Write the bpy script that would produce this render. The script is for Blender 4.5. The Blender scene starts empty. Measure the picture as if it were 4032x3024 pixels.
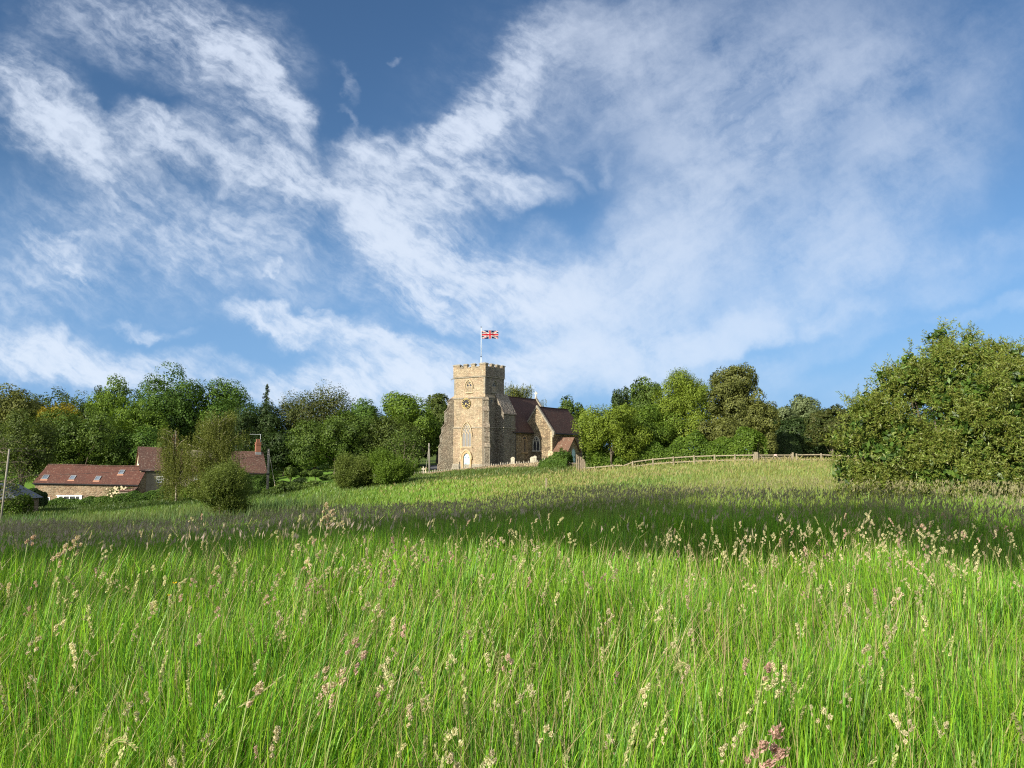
import bpy, math, random
import numpy as np
from mathutils import Vector, Matrix

sc = bpy.context.scene
C = sc.collection
R = math.radians
rs = np.random.RandomState(7)
random.seed(7)

# ------------------------------------------------------------------ camera
F = 3030.0                      # focal length in pixels of the 4032 px wide photograph
PIT = math.atan((1790 - 1512) / F)
EYE = 1.55
cam_d = bpy.data.cameras.new("camera")
cam = bpy.data.objects.new("camera", cam_d)
C.objects.link(cam)
cam_d.sensor_width = 36.0
cam_d.lens = 36.0 * F / 4032.0
cam_d.clip_start = 0.05
cam_d.clip_end = 6000
cam.location = (0, 0, EYE)
cam.rotation_euler = (R(90) + PIT, 0, 0)
sc.camera = cam

# ------------------------------------------------------------------ light
SUN_AZ = (-0.678, -0.735)        # horizontal direction towards the sun (behind, to the left)
SUN_EL = R(24)
sv = Vector((SUN_AZ[0] * math.cos(SUN_EL), SUN_AZ[1] * math.cos(SUN_EL), math.sin(SUN_EL)))
sun_d = bpy.data.lights.new("sun", 'SUN')
sun_d.energy = 5.0
sun_d.angle = R(0.5)
sun_d.color = (1.0, 0.92, 0.78)
sun = bpy.data.objects.new("sun", sun_d)
C.objects.link(sun)
sun.location = (-60, -40, 50)
sun.rotation_euler = sv.to_track_quat('Z', 'Y').to_euler()

sc.view_settings.view_transform = 'Standard'
sc.view_settings.look = 'None'
sc.view_settings.gamma = 1.0
sc.view_settings.exposure = 0.78
sc.cycles.max_bounces = 5
sc.cycles.diffuse_bounces = 3
sc.cycles.glossy_bounces = 2
sc.cycles.transmission_bounces = 4
sc.cycles.transparent_max_bounces = 6
sc.cycles.use_denoising = False
sc.cycles.filter_width = 1.15
sc.cycles.use_adaptive_sampling = False


# ------------------------------------------------------------------ node helper
class NT:
    def __init__(s, nt):
        s.nt = nt

    def n(s, typ, **kw):
        nd = s.nt.nodes.new(typ)
        for k, v in kw.items():
            setattr(nd, k, v)
        return nd

    def put(s, sock, v):
        if isinstance(v, bpy.types.NodeSocket):
            s.nt.links.new(v, sock)
        elif v is not None:
            if isinstance(v, (tuple, list)) and len(v) == 3 and sock.type == 'RGBA':
                v = (*v, 1)
            sock.default_value = v

    def math(s, op, a, b=None, c=None, clamp=False):
        nd = s.n('ShaderNodeMath', operation=op, use_clamp=clamp)
        s.put(nd.inputs[0], a)
        if b is not None: s.put(nd.inputs[1], b)
        if c is not None: s.put(nd.inputs[2], c)
        return nd.outputs[0]

    def vec(s, op, a, b=None, out=0):
        nd = s.n('ShaderNodeVectorMath', operation=op)
        s.put(nd.inputs[0], a)
        if b is not None: s.put(nd.inputs[3 if op == 'SCALE' else 1], b)
        return nd.outputs['Value' if out == 'v' else 0]

    def mapping(s, v, loc=(0, 0, 0), rot=(0, 0, 0), sca=(1, 1, 1), typ='POINT'):
        nd = s.n('ShaderNodeMapping', vector_type=typ)
        s.put(nd.inputs[0], v)
        nd.inputs[1].default_value = loc
        nd.inputs[2].default_value = rot
        nd.inputs[3].default_value = sca
        return nd.outputs[0]

    def noise(s, v, scale, detail=3, rough=0.55, dist=0.0, col=False):
        nd = s.n('ShaderNodeTexNoise')
        s.put(nd.inputs['Vector'], v)
        nd.inputs['Scale'].default_value = scale
        nd.inputs['Detail'].default_value = detail
        nd.inputs['Roughness'].default_value = rough
        nd.inputs['Distortion'].default_value = dist
        return nd.outputs[1 if col else 0]

    def mr(s, v, a, b, c=0.0, d=1.0, smooth=False):
        nd = s.n('ShaderNodeMapRange', interpolation_type='SMOOTHSTEP' if smooth else 'LINEAR')
        s.put(nd.inputs[0], v)
        for i, q in enumerate((a, b, c, d)): nd.inputs[i + 1].default_value = q
        return nd.outputs[0]

    def mix(s, f, a, b, blend='MIX'):
        nd = s.n('ShaderNodeMix', data_type='RGBA', blend_type=blend)
        s.put(nd.inputs[0], f)
        s.put(nd.inputs[6], a)
        s.put(nd.inputs[7], b)
        return nd.outputs[2]

    def ramp(s, f, stops):
        nd = s.n('ShaderNodeValToRGB')
        e = nd.color_ramp.elements
        while len(e) < len(stops): e.new(0.5)
        for i, (p, c) in enumerate(stops):
            e[i].position = p
            e[i].color = (*c, 1)
        s.put(nd.inputs[0], f)
        return nd.outputs[0]


# ------------------------------------------------------------------ sky
world = bpy.data.worlds.new("World")
sc.world = world
world.use_nodes = True
wt = NT(world.node_tree)
world.node_tree.nodes.clear()
geo = wt.n('ShaderNodeTexCoord')
D = geo.outputs['Generated']
sky = wt.n('ShaderNodeTexSky', sky_type='NISHITA')
sky.sun_disc = False
sky.sun_elevation = SUN_EL
sky.sun_rotation = math.atan2(SUN_AZ[0], SUN_AZ[1])
sky.air_density = 1.0
sky.dust_density = 0.2
sky.ozone_density = 2.5
wt.put(sky.inputs[0], D) if len(sky.inputs) else None
sep = wt.n('ShaderNodeSeparateXYZ')
wt.put(sep.inputs[0], D)
absY = wt.math('MAXIMUM', wt.math('ABSOLUTE', sep.outputs[1]), 0.05)
cu = wt.math('DIVIDE', sep.outputs[0], absY)
cv = wt.math('DIVIDE', sep.outputs[2], absY)
cmb = wt.n('ShaderNodeCombineXYZ')
wt.put(cmb.inputs[0], cu)
wt.put(cmb.inputs[1], cv)
wt.put(cmb.inputs[2], 0.0)
uv = cmb.outputs[0]
K = 1662.3                      # view pixels (2212 wide) per unit of u, v


def dirv(px, py):
    """direction of a spot of the sky as slope east (u) and slope up (v)"""
    x = (px - 1106) / K
    y = (829.5 - py) / K
    d = math.cos(PIT) - y * math.sin(PIT)
    return x / d, (math.sin(PIT) + y * math.cos(PIT)) / d


# domain warp
w1 = wt.noise(uv, 3.2, 4, 0.6, col=True)
w1 = wt.vec('SCALE', wt.vec('SUBTRACT', w1, (0.5, 0.5, 0.5)), 0.11)
w2 = wt.noise(uv, 11.0, 5, 0.62, col=True)
w2 = wt.vec('SCALE', wt.vec('SUBTRACT', w2, (0.5, 0.5, 0.5)), 0.085)
uvw = wt.vec('ADD', wt.vec('ADD', uv, w1), w2)
# strokes: x, y, half length, half width (view px), angle down to the right, strength
ST = [
    (70, 190, 190, 85, 45, .62), (170, 300, 190, 62, 42, .95), (60, 300, 120, 60, 30, .55), (320, 300, 110, 60, 35, .85),
    (480, 60, 250, 95, 32, .55), (530, 150, 210, 60, 48, .75), (610, 250, 150, 42, 66, .78), (500, 250, 220, 70, 40, .5), (450, 130, 260, 60, 30, .45), (250, 60, 260, 110, 20, .38),
    (430, 320, 200, 60, 20, .45), (560, 380, 190, 45, 14, .70), (650, 410, 150, 60, 14, .80), (420, 470, 300, 110, 18, .35),
    (880, 315, 260, 52, -10, .62), (1000, 330, 170, 75, -8, .55), (860, 390, 170, 75, 18, .55), (800, 480, 150, 60, 48, .60),
    (840, 560, 190, 95, 58, .95), (930, 500, 170, 90, 40, .6), (960, 600, 170, 90, 30, .62), (1030, 420, 150, 60, 12, .62), (1130, 430, 130, 45, 0, .60),
    (1110, 590, 200, 90, 0, .62), (1230, 640, 200, 90, -20, .5), (1150, 650, 240, 70, -10, .60), (950, 660, 120, 45, 15, .65),
    (1100, 180, 260, 75, -45, .66), (1000, 290, 200, 50, -25, .6), (1300, 70, 280, 120, -30, .42), (1650, 100, 460, 230, -20, .38), (1350, 180, 300, 140, -35, .30), (2050, 170, 380, 220, -30, .34),
    (1540, 350, 340, 170, -55, .58), (1450, 550, 360, 140, -38, .62), (1750, 260, 360, 230, -30, .34), (1330, 640, 300, 100, -30, .55), (1650, 560, 320, 70, -30, .38),
    (1900, 420, 380, 140, -32, .32), (1230, 220, 420, 240, 0, .16), (1250, 380, 60, 24, 40, .34), (1310, 350, 55, 18, 70, .24),
    (690, 700, 215, 38, 14, .95), (600, 670, 110, 30, 12, .75), (820, 745, 140, 26, 8, .55),
    (900, 790, 380, 60, -4, .72), (1250, 790, 420, 70, -10, .80), (1560, 725, 300, 45, -12, .95), (1330, 730, 260, 50, -14, .55),
    (760, 840, 500, 60, 0, .70), (1450, 830, 350, 60, 0, .6),
    (110, 775, 260, 55, 6, .85), (190, 810, 320, 50, 2, .80), (420, 770, 230, 26, 4, .35), (330, 708, 110, 15, 0, .45),
    (115, 545, 110, 34, 32, .50), (155, 590, 60, 12, 32, .75), (130, 505, 60, 10, 15, .35),
    (230, 520, 330, 170, 15, .30), (600, 550, 260, 150, 10, .28), (60, 640, 260, 120, 0, .25),
    (742, 185, 60, 13, 80, .20), (750, 270, 45, 12, 62, .18), (735, 152, 40, 14, 40, .15), (842, 125, 24, 12, -20, .28), (604, 590, 18, 9, 0, .45), (700, 655, 30, 9, 25, .45),
    (1720, 640, 340, 80, -22, .42), (1880, 540, 320, 110, -25, .32), (1960, 650, 380, 38, -17, .36), (2120, 540, 260, 45, -18, .34), (1830, 740, 320, 26, -16, .25), (2100, 800, 400, 70, -10, .30), (2150, 660, 200, 22, -15, .30),
]
acc = None
for (px, py, hl, hw, ang, k) in ST:
    u0, v0 = dirv(px, py)
    m = wt.mapping(uvw, (u0, v0, 0), (0, 0, R(-ang)), (hl * 1.18 / K, hw * 1.35 / K, 1.0), 'TEXTURE')
    ln = wt.vec('LENGTH', m, out='v')
    f = wt.mr(ln, 1.0, 0.12, 0.0, k, smooth=True)
    acc = f if acc is None else wt.math('ADD', acc, f)
# fibres: stretched noises of different direction, plus flaky cirrocumulus left and centre
uf = wt.vec('ADD', uv, wt.vec('SCALE', wt.vec('ADD', w1, w2), 0.42))
fA = wt.noise(wt.mapping(wt.mapping(uf, rot=(0, 0, R(36))), sca=(2.3, 12, 1)), 1.5, 9, 0.68)
fB = wt.noise(wt.mapping(wt.mapping(uf, rot=(0, 0, R(-34))), sca=(1.0, 8, 1)), 1.5, 8, 0.60)
side = wt.mr(cu, -0.10, 0.16, 0.0, 1.0, smooth=True)
fm = wt.n('ShaderNodeMix', data_type='FLOAT')
wt.put(fm.inputs[0], side); wt.put(fm.inputs[2], wt.mr(fA, 0.41, 0.60)); wt.put(fm.inputs[3], wt.mr(fB, 0.31, 0.70))
fib = fm.outputs[0]
cl_ = wt.mr(wt.noise(uf, 7.5, 8, 0.68), 0.38, 0.62)           # softer clumps
flk = wt.mr(wt.noise(wt.mapping(wt.mapping(uf, rot=(0, 0, R(30))), sca=(1, 1.9, 1)), 34.0, 4, 0.6), 0.38, 0.66)
flk_zone = wt.mr(cu, 0.12, -0.02, 0.0, 0.8, smooth=True)
tex = wt.math('ADD', wt.math('ADD', wt.math('MULTIPLY', fib, 0.62), wt.math('MULTIPLY', cl_, 0.62)), 0.12)
flm = wt.math('MULTIPLY_ADD', wt.math('SUBTRACT', flk, 0.5), flk_zone, 1.0)
dens = wt.math('MULTIPLY', wt.math('MULTIPLY', acc, tex), flm)
# soft saturation  1-exp(-1.35 d)
sat = wt.math('SUBTRACT', 1.0, wt.math('EXPONENT', wt.math('MULTIPLY', wt.math('POWER', wt.math('MAXIMUM', dens, 0.0), 1.3), -2.1)))
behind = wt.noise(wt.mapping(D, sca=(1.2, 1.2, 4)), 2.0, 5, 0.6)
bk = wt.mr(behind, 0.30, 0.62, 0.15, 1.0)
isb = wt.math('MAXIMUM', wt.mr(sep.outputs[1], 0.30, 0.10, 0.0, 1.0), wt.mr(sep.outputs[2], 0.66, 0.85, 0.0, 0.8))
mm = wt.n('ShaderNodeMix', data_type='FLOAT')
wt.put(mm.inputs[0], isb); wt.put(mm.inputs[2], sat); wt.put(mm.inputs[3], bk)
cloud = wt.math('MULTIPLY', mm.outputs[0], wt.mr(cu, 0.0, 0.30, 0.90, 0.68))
SKY_K = 0.062
skyc = wt.mix(1.0, sky.outputs[0], (SKY_K * 0.66, SKY_K * 0.86, SKY_K * 1.02), 'MULTIPLY')
haze = wt.mr(sep.outputs[2], 0.33, -0.02, 0.0, 0.95)          # pale blue summer haze low in the sky
skyc = wt.mix(haze, skyc, (0.137, 0.262, 0.49))
cl_hi = wt.mr(sep.outputs[2], 0.0, 0.5)
clcol = wt.mix(cl_hi, (0.47, 0.525, 0.60), (0.43, 0.48, 0.57))
clcol = wt.mix(isb, clcol, (0.80, 0.80, 0.82))            # unseen cloud behind and overhead, brightened to lift fill in the shade
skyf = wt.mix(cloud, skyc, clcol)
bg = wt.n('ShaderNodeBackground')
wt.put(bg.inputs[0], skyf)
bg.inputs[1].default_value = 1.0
wo = wt.n('ShaderNodeOutputWorld')
wt.put(wo.inputs[0], bg.outputs[0])
world.cycles.sampling_method = 'MANUAL'
world.cycles.sample_map_resolution = 512


# ------------------------------------------------------------------ places
_fw = np.array([0, math.cos(PIT), math.sin(PIT)])
_up = np.array([0, -math.sin(PIT), math.cos(PIT)])


def at(px, py, Y):
    r = _fw * F + np.array([px - 2016., 0, 0]) + _up * (1512. - py)
    return r * (Y / r[1]) + np.array([0, 0, EYE])


def vx(x): return x * 1.8228      # 2212-wide view -> photograph pixels


# ------------------------------------------------------------------ terrain
COLS = {
    -600: [(0, 0), (8, -.1), (15, -.6), (25, -1.7), (40, -3.5), (60, -5.3), (90, -6.3), (125, -6.3), (160, -5), (220, -1), (400, 6)],
    300: [(0, 0), (8, -.1), (15, -.6), (25, -1.6), (40, -3.3), (60, -4.9), (90, -5.9), (125, -6.3), (160, -5), (220, -1), (400, 5)],
    1000: [(0, 0), (8, -.08), (15, -.45), (25, -1.2), (40, -2.6), (60, -4.0), (90, -4.4), (110, -4.2), (135, -3.7), (200, -2), (400, 4)],
    1500: [(0, 0), (8, 0), (15, -.3), (30, -1.3), (45, -2.3), (65, -2.9), (95, -2.5), (112, -1.9), (130, -1.6), (200, 0), (400, 4)],
    1800: [(0, 0), (8, 0), (15, -.2), (30, -1.0), (45, -1.8), (65, -2.3), (90, -1.7), (112, -.85), (130, -.5), (200, .3), (400, 4)],
    2050: [(0, 0), (8, 0), (15, -.1), (30, -.8), (45, -1.4), (65, -1.9), (90, -1.3), (110, -.35), (130, -.1), (200, .5), (400, 4)],
    2300: [(0, 0), (15, 0), (30, -.5), (45, -1.0), (65, -1.3), (92, -.80), (112, -.1), (130, .1), (200, .6), (400, 4)],
    2600: [(0, 0), (15, 0), (30, -.3), (45, -.5), (65, -.4), (88, .05), (110, .3), (200, .8), (400, 4)],
    3000: [(0, 0), (20, -.02), (40, -.05), (60, .2), (84, .5), (100, .6), (200, 1), (400, 4)],
    3600: [(0, 0), (20, 0), (40, 0), (60, .3), (84, .6), (100, .7), (200, 1), (400, 4)],
    4700: [(0, 0), (20, .05), (40, .1), (60, .5), (84, .8), (100, .9), (200, 1.2), (400, 4)],
}
GU = np.linspace(-0.95, 0.95, 96)
GY = np.linspace(0, 420, 421)
_ck = sorted(COLS)
_cu = np.array([(k - 2016) / F for k in _ck])
_prof = np.array([np.interp(GY, [p[0] for p in COLS[k]], [p[1] for p in COLS[k]]) for k in _ck])
GRID = np.array([[0.0] * 421] * 96)
for j in range(421):
    GRID[:, j] = np.interp(GU, _cu, _prof[:, j])


def _sm(a, ax, r):
    k = np.exp(-np.linspace(-2, 2, 2 * r + 1) ** 2)
    k /= k.sum()
    pad = [(0, 0), (0, 0)]
    pad[ax] = (r, r)
    b = np.pad(a, pad, mode='edge')
    return np.apply_along_axis(lambda m: np.convolve(m, k, 'valid'), ax, b)


GRID = _sm(_sm(GRID, 0, 5), 1, 4)


def zt(x, y):
    x = np.asarray(x, float)
    y = np.asarray(y, float)
    yy = np.clip(y, 0, 419.9)
    u = np.clip(x / np.maximum(y, 9.0), -0.949, 0.949)
    fi = (u + 0.95) / 1.9 * 95
    i = fi.astype(int)
    fi = fi - i
    j = yy.astype(int)
    fj = yy - j
    i2 = np.minimum(i + 1, 95)
    j2 = np.minimum(j + 1, 420)
    z = (GRID[i, j] * (1 - fi) + GRID[i2, j] * fi) * (1 - fj) + (GRID[i, j2] * (1 - fi) + GRID[i2, j2] * fi) * fj
    return z + 0.05 * np.sin(x * 0.9 + y * 0.31) * np.clip(y / 12, 0, 1) + 0.04 * np.sin(y * 0.7 - x * 0.4) * np.clip(y / 12, 0, 1)


def z0(x, y): return float(zt(np.array([x]), np.array([y]))[0])


def vnoise(x, y, s, seed=0):
    """cheap value noise in 0..1"""
    g = np.random.RandomState(1000 + seed).rand(64, 64)
    X = x / s + 31.7
    Y = y / s + 17.3
    i = np.floor(X).astype(int)
    j = np.floor(Y).astype(int)
    fx = X - i
    fy = Y - j
    fx = fx * fx * (3 - 2 * fx)
    fy = fy * fy * (3 - 2 * fy)
    a = g[i % 64, j % 64]; b = g[(i + 1) % 64, j % 64]; c = g[i % 64, (j + 1) % 64]; d = g[(i + 1) % 64, (j + 1) % 64]
    return (a * (1 - fx) + b * fx) * (1 - fy) + (c * (1 - fx) + d * fx) * fy


# ------------------------------------------------------------------ mesh helpers
def mesh_np(name, verts, quads=None, tris=None, col=None, mat=None, parent=None, smooth=False):
    me = bpy.data.meshes.new(name)
    nv = len(verts)
    me.vertices.add(nv)
    me.vertices.foreach_set('co', np.ascontiguousarray(verts, dtype=np.float32).ravel())
    nq = 0 if quads is None else len(quads)
    ntr = 0 if tris is None else len(tris)
    li = []
    if nq: li.append(np.asarray(quads, dtype=np.int32).ravel())
    if ntr: li.append(np.asarray(tris, dtype=np.int32).ravel())
    li = np.concatenate(li)
    me.loops.add(len(li))
    me.loops.foreach_set('vertex_index', li)
    me.polygons.add(nq + ntr)
    st = np.concatenate([np.arange(nq) * 4, nq * 4 + np.arange(ntr) * 3]).astype(np.int32)
    me.polygons.foreach_set('loop_start', st)
    if smooth: me.polygons.foreach_set('use_smooth', np.ones(nq + ntr, dtype=bool))
    if col is not None:
        at_ = me.attributes.new('col', 'FLOAT_COLOR', 'POINT')
        c4 = np.ones((nv, 4), dtype=np.float32)
        c4[:, :3] = col
        at_.data.foreach_set('color', c4.ravel())
    me.update(calc_edges=True)
    if mat: me.materials.append(mat)
    o = bpy.data.objects.new(name, me)
    C.objects.link(o)
    if parent: o.parent = parent
    return o


def tag(o, label=None, cat=None, group=None, kind=None):
    if label: o['label'] = label
    if cat: o['category'] = cat
    if group: o['group'] = group
    if kind: o['kind'] = kind
    return o


def empty(name, loc, rz=0.0, **kw):
    o = bpy.data.objects.new(name, None)
    o.empty_display_size = 0.3
    C.objects.link(o)
    o.location = loc
    o.rotation_euler = (0, 0, rz)
    tag(o, **kw)
    return o


class MB:
    def __init__(s):
        s.v = []
        s.f = []

    def add(s, vs, fs):
        b = len(s.v)
        s.v += [tuple(map(float, v)) for v in vs]
        s.f += [tuple(i + b for i in f) for f in fs]
        return s

    def box(s, x0, x1, y0, y1, z0_, z1_):
        return s.hexa([(x0, y0, z0_), (x1, y0, z0_), (x1, y1, z0_), (x0, y1, z0_), (x0, y0, z1_), (x1, y0, z1_), (x1, y1, z1_), (x0, y1, z1_)])

    def hexa(s, p):
        return s.add(p, [(0, 3, 2, 1), (4, 5, 6, 7), (0, 1, 5, 4), (1, 2, 6, 5), (2, 3, 7, 6), (3, 0, 4, 7)])

    def prism(s, poly, fn, d0, d1):
        """poly of (a,b); fn(a,b,d) -> xyz; extruded from d0 to d1"""
        n = len(poly)
        vs = [fn(a, b, d0) for a, b in poly] + [fn(a, b, d1) for a, b in poly]
        fs = [tuple(range(n))[::-1], tuple(range(n, 2 * n))]
        fs += [(i, (i + 1) % n, n + (i + 1) % n, n + i) for i in range(n)]
        return s.add(vs, fs)

    def band(s, inner, outer, fn, d0, d1):
        """open strip between two equal length polylines, extruded"""
        n = len(inner)
        vs = [fn(a, b, d0) for a, b in inner] + [fn(a, b, d0) for a, b in outer] + [fn(a, b, d1) for a, b in inner] + [fn(a, b, d1) for a, b in outer]
        fs = []
        for i in range(n - 1):
            fs.append((i, i + 1, n + i + 1, n + i))
            fs.append((2 * n + i, 3 * n + i, 3 * n + i + 1, 2 * n + i + 1))
            fs.append((i, 2 * n + i, 2 * n + i + 1, i + 1))
            fs.append((n + i, n + i + 1, 3 * n + i + 1, 3 * n + i))
        fs.append((0, n, 3 * n, 2 * n))
        fs.append((n - 1, 3 * n - 1, 4 * n - 1, 2 * n - 1)[::-1])
        return s.add(vs, fs)

    def bar(s, p, q, w, d=None, up=(0, 0, 1)):
        """box bar from p to q, width w (sideways), depth d"""
        d = w if d is None else d
        p = Vector(p); q = Vector(q)
        t = (q - p).normalized()
        u = Vector(up)
        a = t.cross(u)
        if a.length < 1e-3: a = t.cross(Vector((1, 0, 0)))
        a.normalize()
        b = a.cross(t)
        a *= w / 2
        b *= d / 2
        return s.hexa([p - a - b, p + a - b, p + a + b, p - a + b, q - a - b, q + a - b, q + a + b, q - a + b])

    def tube(s, pts, rad, n=7):
        pts = [Vector(p) for p in pts]
        m = len(pts)
        base = len(s.v)
        for i, p in enumerate(pts):
            t = (pts[min(i + 1, m - 1)] - pts[max(i - 1, 0)]).normalized()
            a = t.cross(Vector((0.31, 0.17, 0.93)))
            if a.length < 0.1: a = t.cross(Vector((1, 0, 0)))
            a.normalize()
            b = t.cross(a)
            r = rad[i] if hasattr(rad, '__len__') else rad
            for k in range(n):
                an = 2 * math.pi * k / n
                s.v.append(tuple(p + a * (r * math.cos(an)) + b * (r * math.sin(an))))
        for i in range(m - 1):
            for k in range(n):
                s.f.append((base + i * n + k, base + i * n + (k + 1) % n, base + (i + 1) * n + (k + 1) % n, base + (i + 1) * n + k))
        s.f.append(tuple(base + k for k in range(n))[::-1])
        s.f.append(tuple(base + (m - 1) * n + k for k in range(n)))
        return s

    def build(s, name, mat, parent=None, smooth=False, bevel=0.0):
        me = bpy.data.meshes.new(name)
        me.from_pydata(s.v, [], s.f)
        me.validate()
        import bmesh
        bm = bmesh.new()
        bm.from_mesh(me)
        bmesh.ops.recalc_face_normals(bm, faces=bm.faces)
        bm.to_mesh(me)
        bm.free()
        if smooth:
            for p in me.polygons: p.use_smooth = True
        me.materials.append(mat)
        o = bpy.data.objects.new(name, me)
        C.objects.link(o)
        if parent: o.parent = parent
        if bevel:
            m = o.modifiers.new('bevel', 'BEVEL')
            m.width = bevel
            m.segments = 1
        return o


# ------------------------------------------------------------------ materials
def newmat(name):
    m = bpy.data.materials.new(name)
    m.use_nodes = True
    m.node_tree.nodes.clear()
    t = NT(m.node_tree)
    out = t.n('ShaderNodeOutputMaterial')
    return m, t, out


def foliage_mat(name, trans=0.35, gloss=0.05, rough=0.45, boost=1.0):
    m, t, out = newmat(name)
    a = t.n('ShaderNodeAttribute', attribute_name='col')
    c = a.outputs[0]
    if boost != 1.0: c = t.mix(1.0, c, (boost, boost, boost), 'MULTIPLY')
    d = t.n('ShaderNodeBsdfDiffuse')
    t.put(d.inputs[0], c)
    tr = t.n('ShaderNodeBsdfTranslucent')
    t.put(tr.inputs[0], t.mix(1.0, c, (1.25, 1.25, 0.55), 'MULTIPLY'))
    mx = t.n('ShaderNodeMixShader')
    mx.inputs[0].default_value = trans
    t.put(mx.inputs[1], d.outputs[0]); t.put(mx.inputs[2], tr.outputs[0])
    g = t.n('ShaderNodeBsdfGlossy')
    g.inputs['Roughness'].default_value = rough
    m2 = t.n('ShaderNodeMixShader')
    m2.inputs[0].default_value = gloss
    t.put(m2.inputs[1], mx.outputs[0]); t.put(m2.inputs[2], g.outputs[0])
    t.put(out.inputs[0], m2.outputs[0])
    return m


def pmat(name, colfn, rough=0.85, bumpfn=None, bs=0.3, bd=0.05, metal=0.0, spec=0.3):
    m, t, out = newmat(name)
    tc = t.n('ShaderNodeTexCoord')
    P = tc.outputs['Object']
    p = t.n('ShaderNodeBsdfPrincipled')
    t.put(p.inputs['Base Color'], colfn(t, P) if callable(colfn) else colfn)
    p.inputs['Roughness'].default_value = rough
    p.inputs['Metallic'].default_value = metal
    p.inputs['Specular IOR Level'].default_value = spec
    if bumpfn:
        b = t.n('ShaderNodeBump')
        b.inputs['Strength'].default_value = bs
        b.inputs['Distance'].default_value = bd
        t.put(b.inputs['Height'], bumpfn(t, P))
        t.put(p.inputs['Normal'], b.outputs[0])
    t.put(out.inputs[0], p.outputs[0])
    return m


def stone_mat(name, cols, mortar, sx=2.6, sz=6.5, lichen=0.3, lich_col=(0.42, 0.42, 0.36), big=(0.75, 1.15), bs=0.8):
    """coursed rubble: voronoi cells stretched along the courses, blotches and lichen"""
    def cf(t, P):
        q = t.vec('ADD', P, t.vec('SCALE', t.vec('SUBTRACT', t.noise(P, 2.0, 2, col=True), (.5, .5, .5)), 0.18))
        q = t.mapping(q, sca=(sx, sx, sz))
        v = t.n('ShaderNodeTexVoronoi', feature='F1')
        t.put(v.inputs['Vector'], q); v.inputs['Scale'].default_value = 1.0; v.inputs['Randomness'].default_value = 0.8
        s3 = t.n('ShaderNodeSeparateColor'); t.put(s3.inputs[0], v.outputs['Color'])
        n = len(cols)
        c = t.ramp(s3.outputs[0], [(i / max(n - 1, 1), cols[i]) for i in range(n)])
        e = t.n('ShaderNodeTexVoronoi', feature='DISTANCE_TO_EDGE')
        t.put(e.inputs['Vector'], q); e.inputs['Scale'].default_value = 1.0; e.inputs['Randomness'].default_value = 0.8
        ed = t.mr(e.outputs[0], 0.02, 0.12)
        c = t.mix(ed, mortar, c)
        bl = t.noise(P, 0.45, 4, 0.6)
        bm_ = t.mr(bl, 0.3, 0.7, big[0], big[1])
        cc = t.n('ShaderNodeCombineColor')
        for k in range(3): t.put(cc.inputs[k], bm_)
        c = t.mix(1.0, c, cc.outputs[0], 'MULTIPLY')
        st = t.mr(t.noise(t.mapping(P, sca=(1.6, 1.6, .22)), 1.5, 4, .6), .35, .65, .86, 1.08)     # weather streaks
        cs = t.n('ShaderNodeCombineColor')
        for k in range(3): t.put(cs.inputs[k], st)
        c = t.mix(1.0, c, cs.outputs[0], 'MULTIPLY')
        pt = t.mr(t.noise(P, .8, 3, .55), .42, .60, 0.0, .45)
        c = t.mix(pt, c, t.mix(1.0, c, (1.0, .86, .84), 'MULTIPLY'))
        fine = t.mr(t.noise(P, 7.0, 3, 0.65), 0.52, 0.68, 0.0, lichen)
        return t.mix(fine, c, lich_col)

    def bf(t, P):
        q = t.mapping(P, sca=(sx, sx, sz))
        e = t.n('ShaderNodeTexVoronoi', feature='DISTANCE_TO_EDGE')
        t.put(e.inputs['Vector'], q); e.inputs['Scale'].default_value = 1.0
        return t.math('ADD', t.mr(e.outputs[0], 0.0, 0.2), t.noise(P, 9, 3))
    return pmat(name, cf, 0.92, bf, bs, 0.06)


M = {}
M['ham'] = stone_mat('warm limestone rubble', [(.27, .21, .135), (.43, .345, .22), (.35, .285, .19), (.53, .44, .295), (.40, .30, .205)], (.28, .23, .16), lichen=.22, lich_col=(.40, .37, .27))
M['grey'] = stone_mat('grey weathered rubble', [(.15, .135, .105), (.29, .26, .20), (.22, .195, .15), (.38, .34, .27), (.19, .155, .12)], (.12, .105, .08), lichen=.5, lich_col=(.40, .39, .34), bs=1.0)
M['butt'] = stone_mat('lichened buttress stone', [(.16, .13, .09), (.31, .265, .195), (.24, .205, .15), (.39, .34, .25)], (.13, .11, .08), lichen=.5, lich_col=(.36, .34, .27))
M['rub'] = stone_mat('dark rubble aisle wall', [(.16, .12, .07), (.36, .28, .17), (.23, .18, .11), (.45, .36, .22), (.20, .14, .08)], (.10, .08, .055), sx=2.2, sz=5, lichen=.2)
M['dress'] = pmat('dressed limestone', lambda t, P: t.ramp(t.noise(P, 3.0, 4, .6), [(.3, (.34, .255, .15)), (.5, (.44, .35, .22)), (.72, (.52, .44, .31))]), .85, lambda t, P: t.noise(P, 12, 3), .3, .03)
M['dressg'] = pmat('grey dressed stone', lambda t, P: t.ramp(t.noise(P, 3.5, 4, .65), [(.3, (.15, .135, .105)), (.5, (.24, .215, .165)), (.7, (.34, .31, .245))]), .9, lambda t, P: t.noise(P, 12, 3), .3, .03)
M['ochre'] = pmat('orange ham stone', lambda t, P: t.ramp(t.noise(P, 2.0, 3), [(.3, (.34, .22, .11)), (.7, (.45, .33, .19))]), .85)
M['cross'] = pmat('pale cross stone', (.50, .46, .38), .85)


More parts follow.
